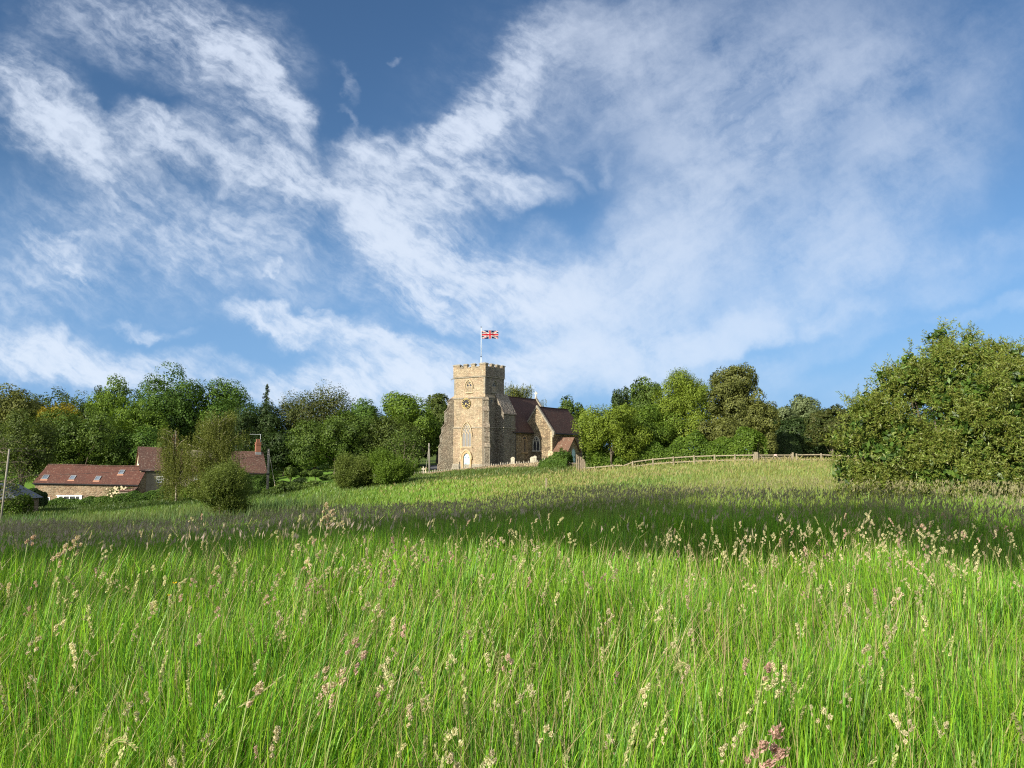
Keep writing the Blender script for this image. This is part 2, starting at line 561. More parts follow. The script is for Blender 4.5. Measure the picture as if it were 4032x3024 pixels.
def tile_cf(base, dark, light, lich, lk=0.3):
    def cf(t, P):
        br = t.n('ShaderNodeTexBrick')
        t.put(br.inputs['Vector'], t.mapping(P, rot=(R(90), 0, 0), sca=(1, 1, 1)))
        c = t.ramp(t.noise(t.mapping(P, sca=(5, 5, 9)), 1.6, 2, .5), [(.32, dark), (.5, base), (.70, light)])
        c = t.mix(t.mr(t.noise(P, 0.6, 3), .35, .65, 0, .45), c, dark)
        return t.mix(t.mr(t.noise(P, 3.5, 3, .7), .57, .66, 0, lk), c, lich)
    return cf


def tile_bf(t, P):
    w = t.n('ShaderNodeTexWave', wave_type='BANDS', bands_direction='Z', wave_profile='SAW')
    t.put(w.inputs[0], P)
    w.inputs['Scale'].default_value = 1.3
    return t.math('ADD', w.outputs[1], t.noise(P, 8, 2))


M['tile'] = pmat('dark red clay tiles', tile_cf((.074, .038, .029), (.042, .026, .022), (.12, .058, .042), (.20, .175, .13), .35), .85, tile_bf, .6, .05)
M['tileL'] = pmat('orange red clay tiles with lichen', tile_cf((.14, .075, .048), (.085, .05, .036), (.21, .11, .068), (.32, .29, .2), .7), .85, tile_bf, .5, .05)
M['tileB'] = pmat('plain red barn tiles', tile_cf((.092, .036, .025), (.05, .024, .019), (.14, .055, .035), (.26, .20, .15), .4), .85, tile_bf, .4, .04)
M['tileH'] = pmat('brown mossy house tiles', tile_cf((.11, .056, .042), (.06, .036, .03), (.18, .095, .068), (.36, .32, .25), .45), .88, tile_bf, .6, .05)
M['slab'] = stone_mat('stone slab roofing', [(.22, .19, .15), (.33, .29, .23), (.26, .22, .17)], (.07, .06, .05), sx=1.3, sz=3.2, lichen=.55, lich_col=(.42, .40, .34))
M['glass'] = pmat('dark leaded glass', lambda t, P: t.ramp(t.noise(P, 4, 2), [(.35, (.02, .022, .028)), (.65, (.06, .065, .075))]), .25, spec=.5)
M['glassg'] = pmat('grey leaded glass', lambda t, P: t.ramp(t.noise(t.mapping(P, sca=(4, 4, 9)), 2, 3), [(.35, (.13, .13, .125)), (.65, (.24, .24, .235))]), .45, spec=.4)
M['skyglass'] = pmat('roof window glass', (.10, .13, .17), .08, spec=.8)
M['white'] = pmat('white paint', (.78, .79, .78), .5)
M['door'] = pmat('pale blue door paint', lambda t, P: t.ramp(t.noise(t.mapping(P, sca=(9, 9, .6)), 2, 2), [(.3, (.38, .56, .68)), (.7, (.46, .64, .75))]), .5)
M['iron'] = pmat('black iron', (.015, .016, .018), .5, spec=.4)
M['gold'] = pmat('gilt numerals', (.80, .62, .22), .35, metal=.3)
M['dial'] = pmat('black clock dial', (.02, .018, .022), .5)
M['pole'] = pmat('white flagpole paint', (.62, .66, .68), .4)
M['brick'] = pmat('red chimney brick', lambda t, P: t.ramp(t.noise(t.mapping(P, sca=(6, 6, 14)), 1.5, 2), [(.3, (.17, .07, .045)), (.7, (.29, .125, .08))]), .9)
M['render'] = pmat('grey lime render', lambda t, P: t.ramp(t.noise(P, 1.1, 4, .6), [(.3, (.17, .145, .105)), (.7, (.26, .225, .17))]), .95)
M['cream'] = pmat('sunlit gable and stay sleeve cream', (.62, .50, .33), .85)  # carries sunlight on the west gable; plain colour on the stay sleeve
M['barnst'] = stone_mat('brown barn rubble', [(.12, .08, .045), (.26, .185, .11), (.19, .13, .075), (.33, .25, .16), (.16, .11, .07)], (.30, .25, .17), sx=2.4, sz=3.6, lichen=.15)
M['wood'] = pmat('weathered fence timber', lambda t, P: t.ramp(t.noise(t.mapping(P, sca=(1, 1, 1)), 5, 4, .6), [(.3, (.165, .135, .09)), (.5, (.245, .21, .145)), (.72, (.33, .285, .20))]), .85, lambda t, P: t.noise(P, 20, 2), .3, .02)
M['woodold'] = pmat('old brown gate timber', lambda t, P: t.ramp(t.noise(t.mapping(P, sca=(6, 6, 1)), 3, 4, .6), [(.3, (.11, .085, .06)), (.7, (.30, .25, .18))]), .9)
M['polewood'] = pmat('grey telegraph pole wood', lambda t, P: t.ramp(t.noise(t.mapping(P, sca=(8, 8, .7)), 2, 3), [(.3, (.15, .135, .11)), (.7, (.30, .28, .235))]), .85)
M['wire'] = pmat('dark cable', (.03, .03, .03), .6)
M['grave'] = pmat('lichened gravestone', lambda t, P: t.ramp(t.noise(P, 6, 4, .65), [(.35, (.22, .20, .15)), (.5, (.36, .33, .25)), (.65, (.48, .44, .34))]), .92)
M['bark'] = pmat('grey brown bark', lambda t, P: t.ramp(t.noise(t.mapping(P, sca=(6, 6, 1.2)), 2, 4, .6), [(.3, (.07, .055, .04)), (.7, (.19, .16, .12))]), .95)
M['birch'] = pmat('pale birch bark', lambda t, P: t.ramp(t.noise(t.mapping(P, sca=(3, 3, 9)), 1.5, 3, .6), [(.35, (.10, .085, .065)), (.5, (.38, .33, .25)), (.7, (.52, .47, .38))]), .9)
M['slate'] = pmat('blue grey slate', lambda t, P: t.ramp(t.noise(t.mapping(P, sca=(4, 4, 8)), 1.5, 2), [(.3, (.05, .06, .08)), (.7, (.09, .11, .14))]), .6)
M['asphalt'] = pmat('pale lane asphalt', lambda t, P: t.ramp(t.noise(P, 3, 3), [(.3, (.07, .07, .075)), (.7, (.11, .11, .115))]), .9)
M['lead'] = pmat('lead flashing', (.22, .23, .24), .6)
M['leaf'] = foliage_mat('leaf surface', .32, .012, .5)
M['leafw'] = foliage_mat('glossy willow leaf surface', .30, .025, .45)
M['needle'] = foliage_mat('needle surface', .10, .03, .5)
M['grass'] = foliage_mat('grass blade surface', .33, .018, .42)
M['head'] = foliage_mat('seed head surface', .35, .0)
M['petal'] = foliage_mat('petal surface', .30, .02)
M['flag'] = foliage_mat('flag cloth', .30, .0)

# ground material
gm, t, out = newmat('meadow ground')
a = t.n('ShaderNodeAttribute', attribute_name='col')
tc = t.n('ShaderNodeTexCoord')
P = tc.outputs['Object']
nz = t.mr(t.noise(P, 2.2, 5, .7), .3, .7, .55, 1.25)
cc = t.n('ShaderNodeCombineColor')
for k in range(3): t.put(cc.inputs[k], nz)
c = t.mix(1.0, a.outputs[0], cc.outputs[0], 'MULTIPLY')
p = t.n('ShaderNodeBsdfPrincipled')
t.put(p.inputs['Base Color'], c)
p.inputs['Roughness'].default_value = 1.0
p.inputs['Specular IOR Level'].default_value = 0.05
b = t.n('ShaderNodeBump')
b.inputs['Strength'].default_value = 1.0
b.inputs['Distance'].default_value = 0.25
t.put(b.inputs['Height'], t.noise(P, 5, 4, .7))
t.put(p.inputs['Normal'], b.outputs[0])
t.put(out.inputs[0], p.outputs[0])
M['ground'] = gm
lm = pmat('mown lawn surface', lambda t, P: t.ramp(t.noise(P, .8, 5, .6), [(.3, (.095, .19, .028)), (.7, (.15, .26, .045))]), 1.0, lambda t, P: t.noise(P, 14, 3), .5, .05, spec=.05)


# ------------------------------------------------------------------ meadow colour (what grows where)
def meadow_col(x, y):
    """base colour of the sward at a place (kind of grass, not light)"""
    x = np.asarray(x, float); y = np.asarray(y, float)
    u = x / np.maximum(y, 1.0) * F + 2016
    n1 = vnoise(x, y, 9.0, 1); n2 = vnoise(x, y, 2.5, 2); n3 = vnoise(x, y, 22.0, 3)
    fresh = np.array([.160, .345, .024]); deep = np.array([.09, .21, .025]); yel = np.array([.255, .41, .036])
    straw = np.array([.25, .275, .085]); pale = np.array([.225, .28, .075]); bank = np.array([.095, .135, .035])
    c = fresh[None] * np.ones((len(x), 1))
    k = (n1 * .6 + n2 * .4)[:, None]
    c = c * (1 - .45 * k) + yel * (.45 * k)
    k = np.clip((n3 - .55) * 2.5, 0, 1)[:, None] * .5
    c = c * (1 - k) + deep * k
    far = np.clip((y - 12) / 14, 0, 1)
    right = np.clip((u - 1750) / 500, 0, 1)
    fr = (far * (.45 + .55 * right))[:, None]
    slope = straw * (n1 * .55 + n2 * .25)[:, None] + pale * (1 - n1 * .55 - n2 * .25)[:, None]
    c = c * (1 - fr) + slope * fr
    # greener patch below the fence corner, and the greener left of the slope
    g = (np.exp(-((u - 2480) / 330) ** 2 - ((y - 52) / 14) ** 2) * .7)[:, None]
    c = c * (1 - g) + np.array([.135, .235, .045]) * g
    lf = (np.clip((1750 - u) / 400, 0, 1) * np.clip((y - 30) / 15, 0, 1) * .6)[:, None]
    c = c * (1 - lf) + np.array([.10, .17, .035]) * lf
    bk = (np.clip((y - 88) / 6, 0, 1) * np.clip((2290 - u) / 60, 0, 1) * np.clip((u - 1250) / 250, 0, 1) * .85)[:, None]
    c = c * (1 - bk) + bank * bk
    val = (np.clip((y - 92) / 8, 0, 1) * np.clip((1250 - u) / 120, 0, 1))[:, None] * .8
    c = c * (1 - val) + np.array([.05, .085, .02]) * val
    return c


# ------------------------------------------------------------------ ground sheet
def spaced(lo, hi, n, p=2.2):
    s_ = np.linspace(-1, 1, n)
    v = np.sign(s_) * np.abs(s_) ** p
    return np.where(v < 0, -v * lo, v * hi)


gx = spaced(-2500, 2500, 260, 2.6)
gy = np.concatenate([-spaced(-1, 1500, 60, 2.4)[30:][::-1], np.linspace(0.5, 150, 300), 150 + (np.linspace(0, 1, 60)[1:] ** 2.2) * 3000])
gy = np.unique(gy)
XX, YY = np.meshgrid(gx, gy)
xf = XX.ravel(); yf = YY.ravel()
zz = zt(xf, yf)
nx, ny = len(gx), len(gy)
ii = np.arange((ny - 1) * nx).reshape(ny - 1, nx)[:, :-1].ravel()
q = np.stack([ii, ii + 1, ii + nx + 1, ii + nx], 1)
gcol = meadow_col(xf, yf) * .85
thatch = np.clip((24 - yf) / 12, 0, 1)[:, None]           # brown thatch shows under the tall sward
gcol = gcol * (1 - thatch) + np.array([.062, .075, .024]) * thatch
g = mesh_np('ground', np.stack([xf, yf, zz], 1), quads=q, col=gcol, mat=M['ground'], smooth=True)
tag(g, kind='structure')


def sheet(name, pts_fn, nu, nv, mat, lift):
    U, V = np.meshgrid(np.linspace(0, 1, nu), np.linspace(0, 1, nv))
    X, Y = pts_fn(U.ravel(), V.ravel())
    Z = zt(X, Y) + lift
    i = np.arange((nv - 1) * nu).reshape(nv - 1, nu)[:, :-1].ravel()
    o = mesh_np(name, np.stack([X, Y, Z], 1), quads=np.stack([i, i + 1, i + nu + 1, i + nu], 1), mat=mat, smooth=True)
    tag(o, kind='structure')
    return o


sheet('lawn', lambda u, v: (((vx(560) + u * (vx(800) - vx(560))) - 2016) / F * (118 + 34 * v), 118 + 34 * v), 60, 30, lm, .10)
sheet('lawn', lambda u, v: (((-500 + u * 760) - 2016) / F * (150 + 60 * v), 150 + 60 * v), 60, 40, lm, .10)
sheet('lane', lambda u, v: (((1688 + u * 90) - 2016) / F * (126 + 20 * v), 126 + 20 * v), 20, 20, M['asphalt'], .10)


# ------------------------------------------------------------------ leaves
def norm(v): return v / np.maximum(np.linalg.norm(v, axis=1, keepdims=True), 1e-9)


def leaves(Pc, Nrm, size, aspect, cols, r, droop=0.0, axis=None):
    """kite shaped leaves: centre Pc, facing Nrm, length size, width size*aspect -> verts, quads, colours"""
    n = len(Pc)
    if axis is None: axis = r.normal(size=(n, 3)); axis[:, 2] -= droop
    Nrm = norm(Nrm)
    ax = norm(axis - (axis * Nrm).sum(1, keepdims=True) * Nrm)
    sd = np.cross(Nrm, ax)
    L = size[:, None] if hasattr(size, '__len__') else size
    W = L * aspect
    v = np.stack([Pc - ax * L * .5, Pc + sd * W * .5 + Nrm * L * .06, Pc + ax * L * .5, Pc - sd * W * .5 + Nrm * L * .06], 1).reshape(-1, 3)
    qd = np.arange(4 * n).reshape(n, 4)
    return v, qd, np.repeat(cols, 4, axis=0)


def palette(r, n, cols, clump=None, kc=.5):
    """random mix of palette colours; clump 0..1 shared per spray"""
    cols = np.array(cols)
    t_ = r.rand(n)
    if clump is not None: t_ = (1 - kc) * t_ + kc * clump
    f = np.clip(t_, 0, .9999) * (len(cols) - 1)
    i = f.astype(int)
    f = (f - i)[:, None]
    return (cols[i] * (1 - f) + cols[np.minimum(i + 1, len(cols) - 1)] * f) * (0.82 + .36 * r.rand(n, 1))


def rand_dir(r, n): return norm(r.normal(size=(n, 3)))


PAL = {
    'fresh': [(.045, .085, .012), (.085, .145, .018), (.13, .205, .026), (.18, .26, .038)],
    'bright': [(.07, .105, .014), (.13, .185, .022), (.19, .255, .032), (.25, .315, .045)],
    'green': [(.028, .062, .012), (.052, .105, .017), (.085, .155, .024), (.12, .195, .032)],
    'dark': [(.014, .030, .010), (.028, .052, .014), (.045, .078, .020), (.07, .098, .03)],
    'olive': [(.034, .052, .012), (.062, .092, .02), (.095, .13, .028), (.13, .165, .038)],
    'gold': [(.13, .11, .015), (.23, .19, .02), (.30, .25, .03)],
    'birch': [(.05, .065, .014), (.095, .115, .023), (.145, .165, .035), (.19, .205, .055)],
    'sallow': [(.045, .070, .016), (.09, .125, .026), (.14, .18, .038), (.19, .235, .06)],
    'brown': [(.060, .072, .020), (.105, .122, .030), (.15, .165, .042), (.18, .205, .055)],
    'grey': [(.06, .085, .035), (.11, .145, .06), (.16, .20, .09), (.22, .26, .13)],
    'willow': [(.045, .072, .013), (.105, .150, .022), (.18, .19, .04), (.165, .235, .035), (.25, .31, .08), (.42, .44, .25)],
    'bush': [(.032, .058, .012), (.062, .105, .019), (.10, .155, .028), (.145, .205, .045)],
    'russet': [(.030, .048, .014), (.055, .080, .018), (.085, .088, .026), (.085, .125, .025)],
    'laurel': [(.030, .060, .008), (.065, .12, .013), (.11, .18, .022), (.155, .23, .035)],
}


LEAF_N = 2.6


def lobed_crown(r, rx, ry, rz, nl, ntot, pal, lsize, aspect=.6, lobe=(.30, .46), flat=.0, ragged=.18, low=-.75):
    """leaf clumps spread over many uneven lobes of an ellipsoid; centre at origin"""
    ntot = int(ntot * LEAF_N)
    lsize = lsize * 1.0
    d = rand_dir(r, nl * 4)
    d = d[d[:, 2] > low][:nl]
    nl = len(d)
    rad = .50 + .38 * r.rand(nl)
    rad[: nl // 5] *= .45
    ctr = d * rad[:, None] * np.array([rx, ry, rz])
    lr = (lobe[0] + (lobe[1] - lobe[0]) * r.rand(nl)) * (rx * ry * rz) ** (1 / 3)
    w = lr ** 2
    idx = r.choice(nl, ntot, p=w / w.sum())
    dd = rand_dir(r, ntot)
    # sprays: snap leaf directions to sub clump directions
    nsp = 26
    sp = rand_dir(r, nl * nsp).reshape(nl, nsp, 3)
    k = r.randint(0, nsp, ntot)
    sdir = sp[idx, k]
    dd = norm(sdir + dd * .42)
    rr = lr[idx] * (1.0 - ragged * 1.6 * r.rand(ntot) ** 1.5 + ragged * (r.rand(ntot) - .3))
    clump_out = (1 + .28 * (sp[idx, k, 0] * 0 + ((idx * 7 + k * 13) % 17) / 17.0 - .5))
    Pc = ctr[idx] + dd * (rr * clump_out)[:, None]
    Nn = norm(dd * 1.1 + rand_dir(r, ntot) * .6 + np.array([0, 0, .2]))
    cl = ((idx * 31 + k * 17) % 97) / 97.0
    cols = palette(r, ntot, pal, cl)
    sz = lsize * (.6 + .8 * r.rand(ntot))
    return Pc, Nn, sz, cols, ctr, lr


def limb_mesh(r, H, zc, ctr, tr, mat, parent, nb=9, base=(0, 0), fork=.25, name='trunk', lean=0.0):
    mb = MB()
    top = H * .72
    pts = [(base[0] + lean * s_ * top + .10 * math.sin(s_ * 5), base[1] + .08 * math.cos(s_ * 4), -.4 + s_ * (top + .4)) for s_ in np.linspace(0, 1, 7)]
    mb.tube(pts, [tr * (1.25 if i == 0 else 1 - .13 * i) for i in range(7)], 8)
    o = r.permutation(len(ctr))[:nb]
    for i in o:
        c = np.array(ctr[i]) + np.array([0, 0, zc])
        s_ = fork + .45 * r.rand()
        a = Vector(pts[int(s_ * 6)])
        e = Vector(c)
        mid = (a + e) / 2 + Vector((0, 0, .12 * (e - a).length))
        mb.tube([a, mid, e], [tr * .5, tr * .28, tr * .08], 5)
    return mb.build(name, mat, parent, smooth=True)


def place(px, Y, py_base=None):
    """ground point seen at column px, distance Y"""
    X = (px - 2016) / F * Y
    return X, Y, z0(X, Y)


def tree(name, label, px, ptop, hw, Y, pal, n=9000, lsize=.34, base=None, cb=.12, nl=30, group='trees round the churchyard', seed=None, bark='bark', ry=None, lobe=(.30, .46), aspect=.62, low=-.75, trunk_r=None, nb=9, cat='tree', ragged=.12, leaf='leaf', trunk=True):
    """px, ptop: crown centre column and top row in photograph pixels; hw: half width in px"""
    r = np.random.RandomState(seed if seed is not None else int(abs(px) * 3 + abs(ptop) * 7) % 100000)
    X, Y_, zg = place(px, Y)
    top = at(px, ptop, Y)[2]
    H = top - zg
    rx = hw / F * Y
    cbz = cb * H
    rz = (H - cbz) / 2
    zc = cbz + rz
    o = empty(name, (X, Y, zg), 0, label=label, cat=cat, group=group)
    ry = ry or max(rx, 2.5)
    Pc, Nn, sz, cols, ctr, lr = lobed_crown(r, rx * .84, ry * .84, rz * .86, nl, n, PAL[pal] if isinstance(pal, str) else pal, lsize, aspect, lobe, ragged=ragged, low=low)
    kx = rx * 1.06 / np.percentile(np.abs(Pc[:, 0]), 98.5)
    kz = rz * 1.0 / np.percentile(Pc[:, 2], 99.6)
    Pc = Pc * np.array([kx, 1.0, kz]); ctr = ctr * np.array([kx, 1.0, kz])
    Pc = Pc + np.array([0, 0, zc])
    keep = Pc[:, 2] > 0.05
    v, q_, c_ = leaves(Pc[keep], Nn[keep], sz[keep], aspect, cols[keep], r)
    if trunk: limb_mesh(r, H, zc, ctr, trunk_r or max(.14, H * .022), M[bark], o, nb)
    mesh_np('crown', v, quads=q_, col=c_, mat=M[leaf], parent=o)
    return o


def shoots_shrub(name, label, px, Y, lobes, pal, nshoot, per, llen, aspect, shoot_len, group=None, zg=None, leaf='leafw', cat='shrub', updir=.55, inner=0, seed=5, stems=True, silver=0.0):
    """shrub of leafy shoots: lobes = (dx, dy, z, r) spheres"""
    r = np.random.RandomState(seed)
    X, Y_, zgr = place(px, Y)
    if zg is None: zg = zgr
    o = empty(name, (X, Y, zg), 0, label=label, cat=cat, group=group)
    L = np.array(lobes, float)
    if inner:
        sub = []
        for lx, ly, lz, lr_ in lobes:
            for _k in range(7):
                d = r.normal(size=3); d[1] = -abs(d[1]) if r.rand() < .7 else d[1]; d /= np.linalg.norm(d)
                q_r = lr_ * (.30 + .18 * r.rand())
                sub.append((lx + d[0] * lr_ * .86, ly + d[1] * lr_ * .86, max(lz + d[2] * lr_ * .84, .2), q_r))
        L = np.concatenate([L, np.array(sub)])
    w = L[:, 3] ** 2
    w[:len(lobes)] *= .2 if inner else 1
    idx = r.choice(len(L), nshoot, p=w / w.sum())
    d = rand_dir(r, nshoot)
    d[:, 1] = np.where(d[:, 1] > .5, -d[:, 1], d[:, 1])
    ctr = L[idx, :3]
    nz_ = (np.sin(d[:, 0] * 7 + ctr[:, 0] * 3) * np.sin(d[:, 2] * 8 + ctr[:, 2] * 2) * np.cos(d[:, 1] * 6 + ctr[:, 1]))
    rad = L[idx, 3] * (.80 + .20 * r.rand(nshoot) ** .5 + .13 * nz_ - .35 * (r.rand(nshoot) < .25) * r.rand(nshoot))
    base = ctr + d * rad[:, None]
    if inner > 9000:      # leave hollows between the bough ends
        hn = np.sin(base[:, 0] * 3.3 + 1.0) * np.sin(base[:, 2] * 3.9 + .4) + .6 * np.sin(base[:, 0] * 6.1 + base[:, 2] * 4.7 + base[:, 1] * 3)
        kp_ = (hn > -.22) | (r.rand(nshoot) < .10)
        base = base[kp_]; d = d[kp_]; idx = idx[kp_]; nshoot = len(base)
    sdir = norm(d + np.array([0, 0, updir]) + r.normal(size=(nshoot, 3)) * .35)
    sl = shoot_len * (.5 + r.rand(nshoot))
    tt = np.tile(np.linspace(.05, 1, per), nshoot)
    si = np.repeat(np.arange(nshoot), per)
    n = len(si)
    tt = tt + r.rand(n) * .05
    Pc = base[si] + sdir[si] * (sl[si] * tt)[:, None]
    side = norm(np.cross(sdir[si], r.normal(size=(n, 3))))
    ax = norm(sdir[si] * .75 + side * .8 + np.array([0, 0, -.15]))
    sz = llen * (.55 + .6 * r.rand(n)) * (1.1 - .35 * tt)
    Pc = Pc + ax * (sz * .5)[:, None]
    Nn = norm(np.cross(ax, side) + r.normal(size=(n, 3)) * .45)
    Nn = np.where((Nn[:, 2] < -.2)[:, None], -Nn, Nn)
    cl = (r.rand(nshoot) * .55 + .45 * r.rand(len(L))[idx])[si]
    cols = palette(r, n, PAL[pal] if isinstance(pal, str) else pal, cl, .6)
    keep = Pc[:, 2] > .02
    v, q_, c_ = leaves(Pc[keep], Nn[keep], sz[keep], aspect, cols[keep], r, axis=ax[keep])
    if inner:        # deeper leaves coloured darker, so the shrub's hollows look shaded
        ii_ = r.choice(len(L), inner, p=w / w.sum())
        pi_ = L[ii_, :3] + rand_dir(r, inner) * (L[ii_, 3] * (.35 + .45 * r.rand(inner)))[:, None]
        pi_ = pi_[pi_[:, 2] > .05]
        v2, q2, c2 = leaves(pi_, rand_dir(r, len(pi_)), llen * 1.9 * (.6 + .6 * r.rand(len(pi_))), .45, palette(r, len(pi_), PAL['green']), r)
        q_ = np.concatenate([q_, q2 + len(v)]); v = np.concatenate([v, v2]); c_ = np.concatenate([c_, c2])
    mesh_np('foliage', v, quads=q_, col=c_, mat=M[leaf], parent=o)
    if stems:
        mb = MB()
        for i in range(min(len(lobes), 60)):
            c = L[i, :3]
            b0 = Vector((c[0] * .35 + r.normal() * .15, c[1] * .35 + r.normal() * .15, -.2))
            e = Vector(c) + Vector((0, 0, L[i, 3] * .6))
            mid = (b0 + e) / 2 + Vector((c[0] * .12, c[1] * .12, 0))
            mb.tube([b0, mid, e], [.07, .045, .012], 5)
        mb.build('stem', M['bark'], o, smooth=True)
    return o


# ================================================================== church
AL = R(33.5)
cO = at(1910, 1790, 120.)
church = empty('church', (cO[0], cO[1], -1.2), R(90) - AL, label='stone village church with a battlemented west tower and red tiled roofs', cat='church')
# local frame: x east along the nave, y north, z up.  west faces have x = const, south faces y = const


def Wf(a, b, d): return (d, a, b)      # drawing on a west face: a = y, b = z, d = x
def Sf(a, b, d): return (a, d, b)      # drawing on a south face: a = x, b = z, d = y


def arch(c, w, zb, zs, ztop, n=9):
    """pointed arch outline from bottom one side over the point to the other"""
    h = ztop - zs
    a = w / 2
    pts = [(c - a, zb), (c - a, zs)]
    rad = (a * a + h * h) / (2 * a)
    th = math.atan2(h, rad - a)
    for i in range(1, n):
        t_ = th * i / n
        pts.append((c - a + rad * (1 - math.cos(t_)), zs + rad * math.sin(t_)))
    pts.append((c, ztop))
    right = [(2 * c - x, z) for x, z in pts[:-1]][::-1]
    return pts + right


def frustum(mb, x0, x1, y0, y1, za, zb, X0, X1, Y0, Y1):
    return mb.hexa([(x0, y0, za), (x1, y0, za), (x1, y1, za), (x0, y1, za), (X0, Y0, zb), (X1, Y0, zb), (X1, Y1, zb), (X0, Y1, zb)])


# tower walls
mb = MB()
mb.box(0, 5.75, 0, 6.87, -1, 6.93)
mb.box(.07, 5.7, .07, 6.78, 6.93, 11.75)
frustum(mb, .0, 5.75, .0, 6.85, 11.78, 12.15, .16, 5.45, .14, 6.28)
mb.box(.17, 5.44, .15, 6.27, 12.15, 14.98)
tower = mb.build('tower_wall', M['ham'], church)
mb = MB()
mb.box(-.12, 5.87, -.12, 7.0, -1, 1.15)
frustum(mb, -.12, 5.87, -.12, 7.0, 1.15, 1.3, 0, 5.8, 0, 6.87)
mb.build('plinth', M['dressg'], tower)
mb = MB()
for z, (x0, x1, y0, y1), e, h in ((6.92, (0, 5.75, 0, 6.87), .11, .16), (11.62, (.07, 5.7, .07, 6.78), .13, .17), (14.95, (.17, 5.44, .15, 6.27), .17, .2)):
    frustum(mb, x0 - e, x1 + e, y0 - e, y1 + e, z, z + h * .5, x0 - e, x1 + e, y0 - e, y1 + e)
    frustum(mb, x0 - e, x1 + e, y0 - e, y1 + e, z + h * .5, z + h, x0 - .01, x1 + .01, y0 - .01, y1 + .01)
mb.build('string_course', M['dressg'], tower)
# parapet ring with merlons
px0, px1, py0, py1 = .06, 5.50, .03, 6.38
mb = MB()
T = .42
z0p, z1p = 15.14, 16.5
mb.box(px0, px0 + T, py0, py1, z0p, z1p)
mb.box(px1 - T, px1, py0, py1, z0p, z1p)
mb.box(px0 + T, px1 - T, py0, py0 + T, z0p, z1p)
mb.box(px0 + T, px1 - T, py1 - T, py1, z0p, z1p)
merW = [(py0, 1.2), (2.08, 2.82), (3.6, 4.32), (5.1, py1)]
merS = [(px0, .82), (1.75, 2.5), (3.3, 4.05), (4.85, px1)]
ms = []
for a, b_ in merW:
    ms.append((px0, px0 + T, a, b_)); ms.append((px1 - T, px1, a, b_))
for a, b_ in merS:
    ms.append((max(a, px0 + T + .003) if a == px0 else a, min(b_, px1 - T - .003) if b_ == px1 else b_, py0, py0 + T)); ms.append((max(a, px0 + T + .003) if a == px0 else a, min(b_, px1 - T - .003) if b_ == px1 else b_, py1 - T, py1))
for x0, x1, y0, y1 in ms: mb.box(x0, x1, y0, y1, z1p, 16.95)
par = mb.build('parapet', M['ham'], tower)
mb = MB()
mb.box(.4, 5.1, .4, 6.0, 15.0, 15.25)
mb.build('tower_roof', M['lead'], tower)
mb = MB()
for x0, x1, y0, y1 in ms:
    e = .10
    mb.box(x0 - e, x1 + e, y0 - e, y1 + e, 16.953, 17.06)
    frustum(mb, x0 - e, x1 + e, y0 - e, y1 + e, 17.06, 17.2, x0 + .08, x1 - .08, y0 + .08, y1 - .08)


def gaps(m): return [(m[i][1] + .10, m[i + 1][0] - .10) for i in range(3)]


for a, b_ in gaps(merW):
    for x0 in (px0, px1 - T):
        frustum(mb, x0 - .09, x0 + T + .09, a, b_, 16.503, 16.68, x0 + .06, x0 + T - .06, a, b_)
for a, b_ in gaps(merS):
    for y0 in (py0, py1 - T):
        frustum(mb, a, b_, y0 - .09, y0 + T + .09, 16.503, 16.68, a, b_, y0 + .06, y0 + T - .06)
mb.build('coping', M['dressg'], tower)

# diagonal buttresses
prof = [(-.9, -1), (-.9, 11.7), (.05, 11.7), (.42, 11.35), (.42, 10.25), (.92, 9.6), (.92, 7.65), (1.38, 7.0), (1.38, 6.2), (1.62, 5.6), (1.62, 4.45), (1.84, 4.0), (1.84, 1.35), (2.0, 1.2), (2.0, -1)]
for cx, cy, dx, dy, nm in ((0, 6.87, -1, 1, 'nw'), (0, 0, -1, -1, 'sw'), (5.75, 6.87, 1, 1, 'ne')):
    k = 1 / math.sqrt(2)
    d_ = (dx * k, dy * k)
    p_ = (-dy * k, dx * k)

    def Bf(a, b, d, d_=d_, p_=p_, cx=cx, cy=cy): return (cx + d_[0] * a + p_[0] * d, cy + d_[1] * a + p_[1] * d, b)
    mb = MB()
    mb.prism(prof, Bf, -.43, .43)
    bt = mb.build('buttress', M['butt'], church)
    mb = MB()
    for i in (3, 5, 7, 9, 11):      # weathering slabs on each set-off
        a, b_ = prof[i - 1] if i > 3 else prof[2], prof[i]
        if i > 3: a = prof[i - 1]
        mb.prism([(a[0] - .02, a[1] + .05), (b_[0] + .10, b_[1] - .02), (b_[0] + .10, b_[1] - .14), (a[0] - .02, a[1] - .1)], Bf, -.49, .49)
    mb.build('set_off', M['butt'], bt)
    mb = MB()
    for s_ in (-1, 1):               # pale quoins up the outer arrises
        for j in range(44):
            z = 1.4 + j * .225
            xo = np.interp(z, [1.2, 3.99, 4.0, 5.59, 5.6, 6.99, 7.0, 9.59, 9.6, 11.35], [1.84, 1.84, 1.62, 1.62, 1.38, 1.38, .92, .92, .42, .42])
            if min(abs(z - q_) for q_ in (4.2, 5.9, 7.3, 9.9, 11.3)) < .42: continue
            w_ = .30 if j % 2 else .16
            mb.prism([(xo - w_, z), (xo + .015, z), (xo + .015, z + .20), (xo - w_, z + .20)], Bf, s_ * .30 if s_ > 0 else -.445, .445 if s_ > 0 else -.30)
    mb.build('quoins', M['dressg'], bt)

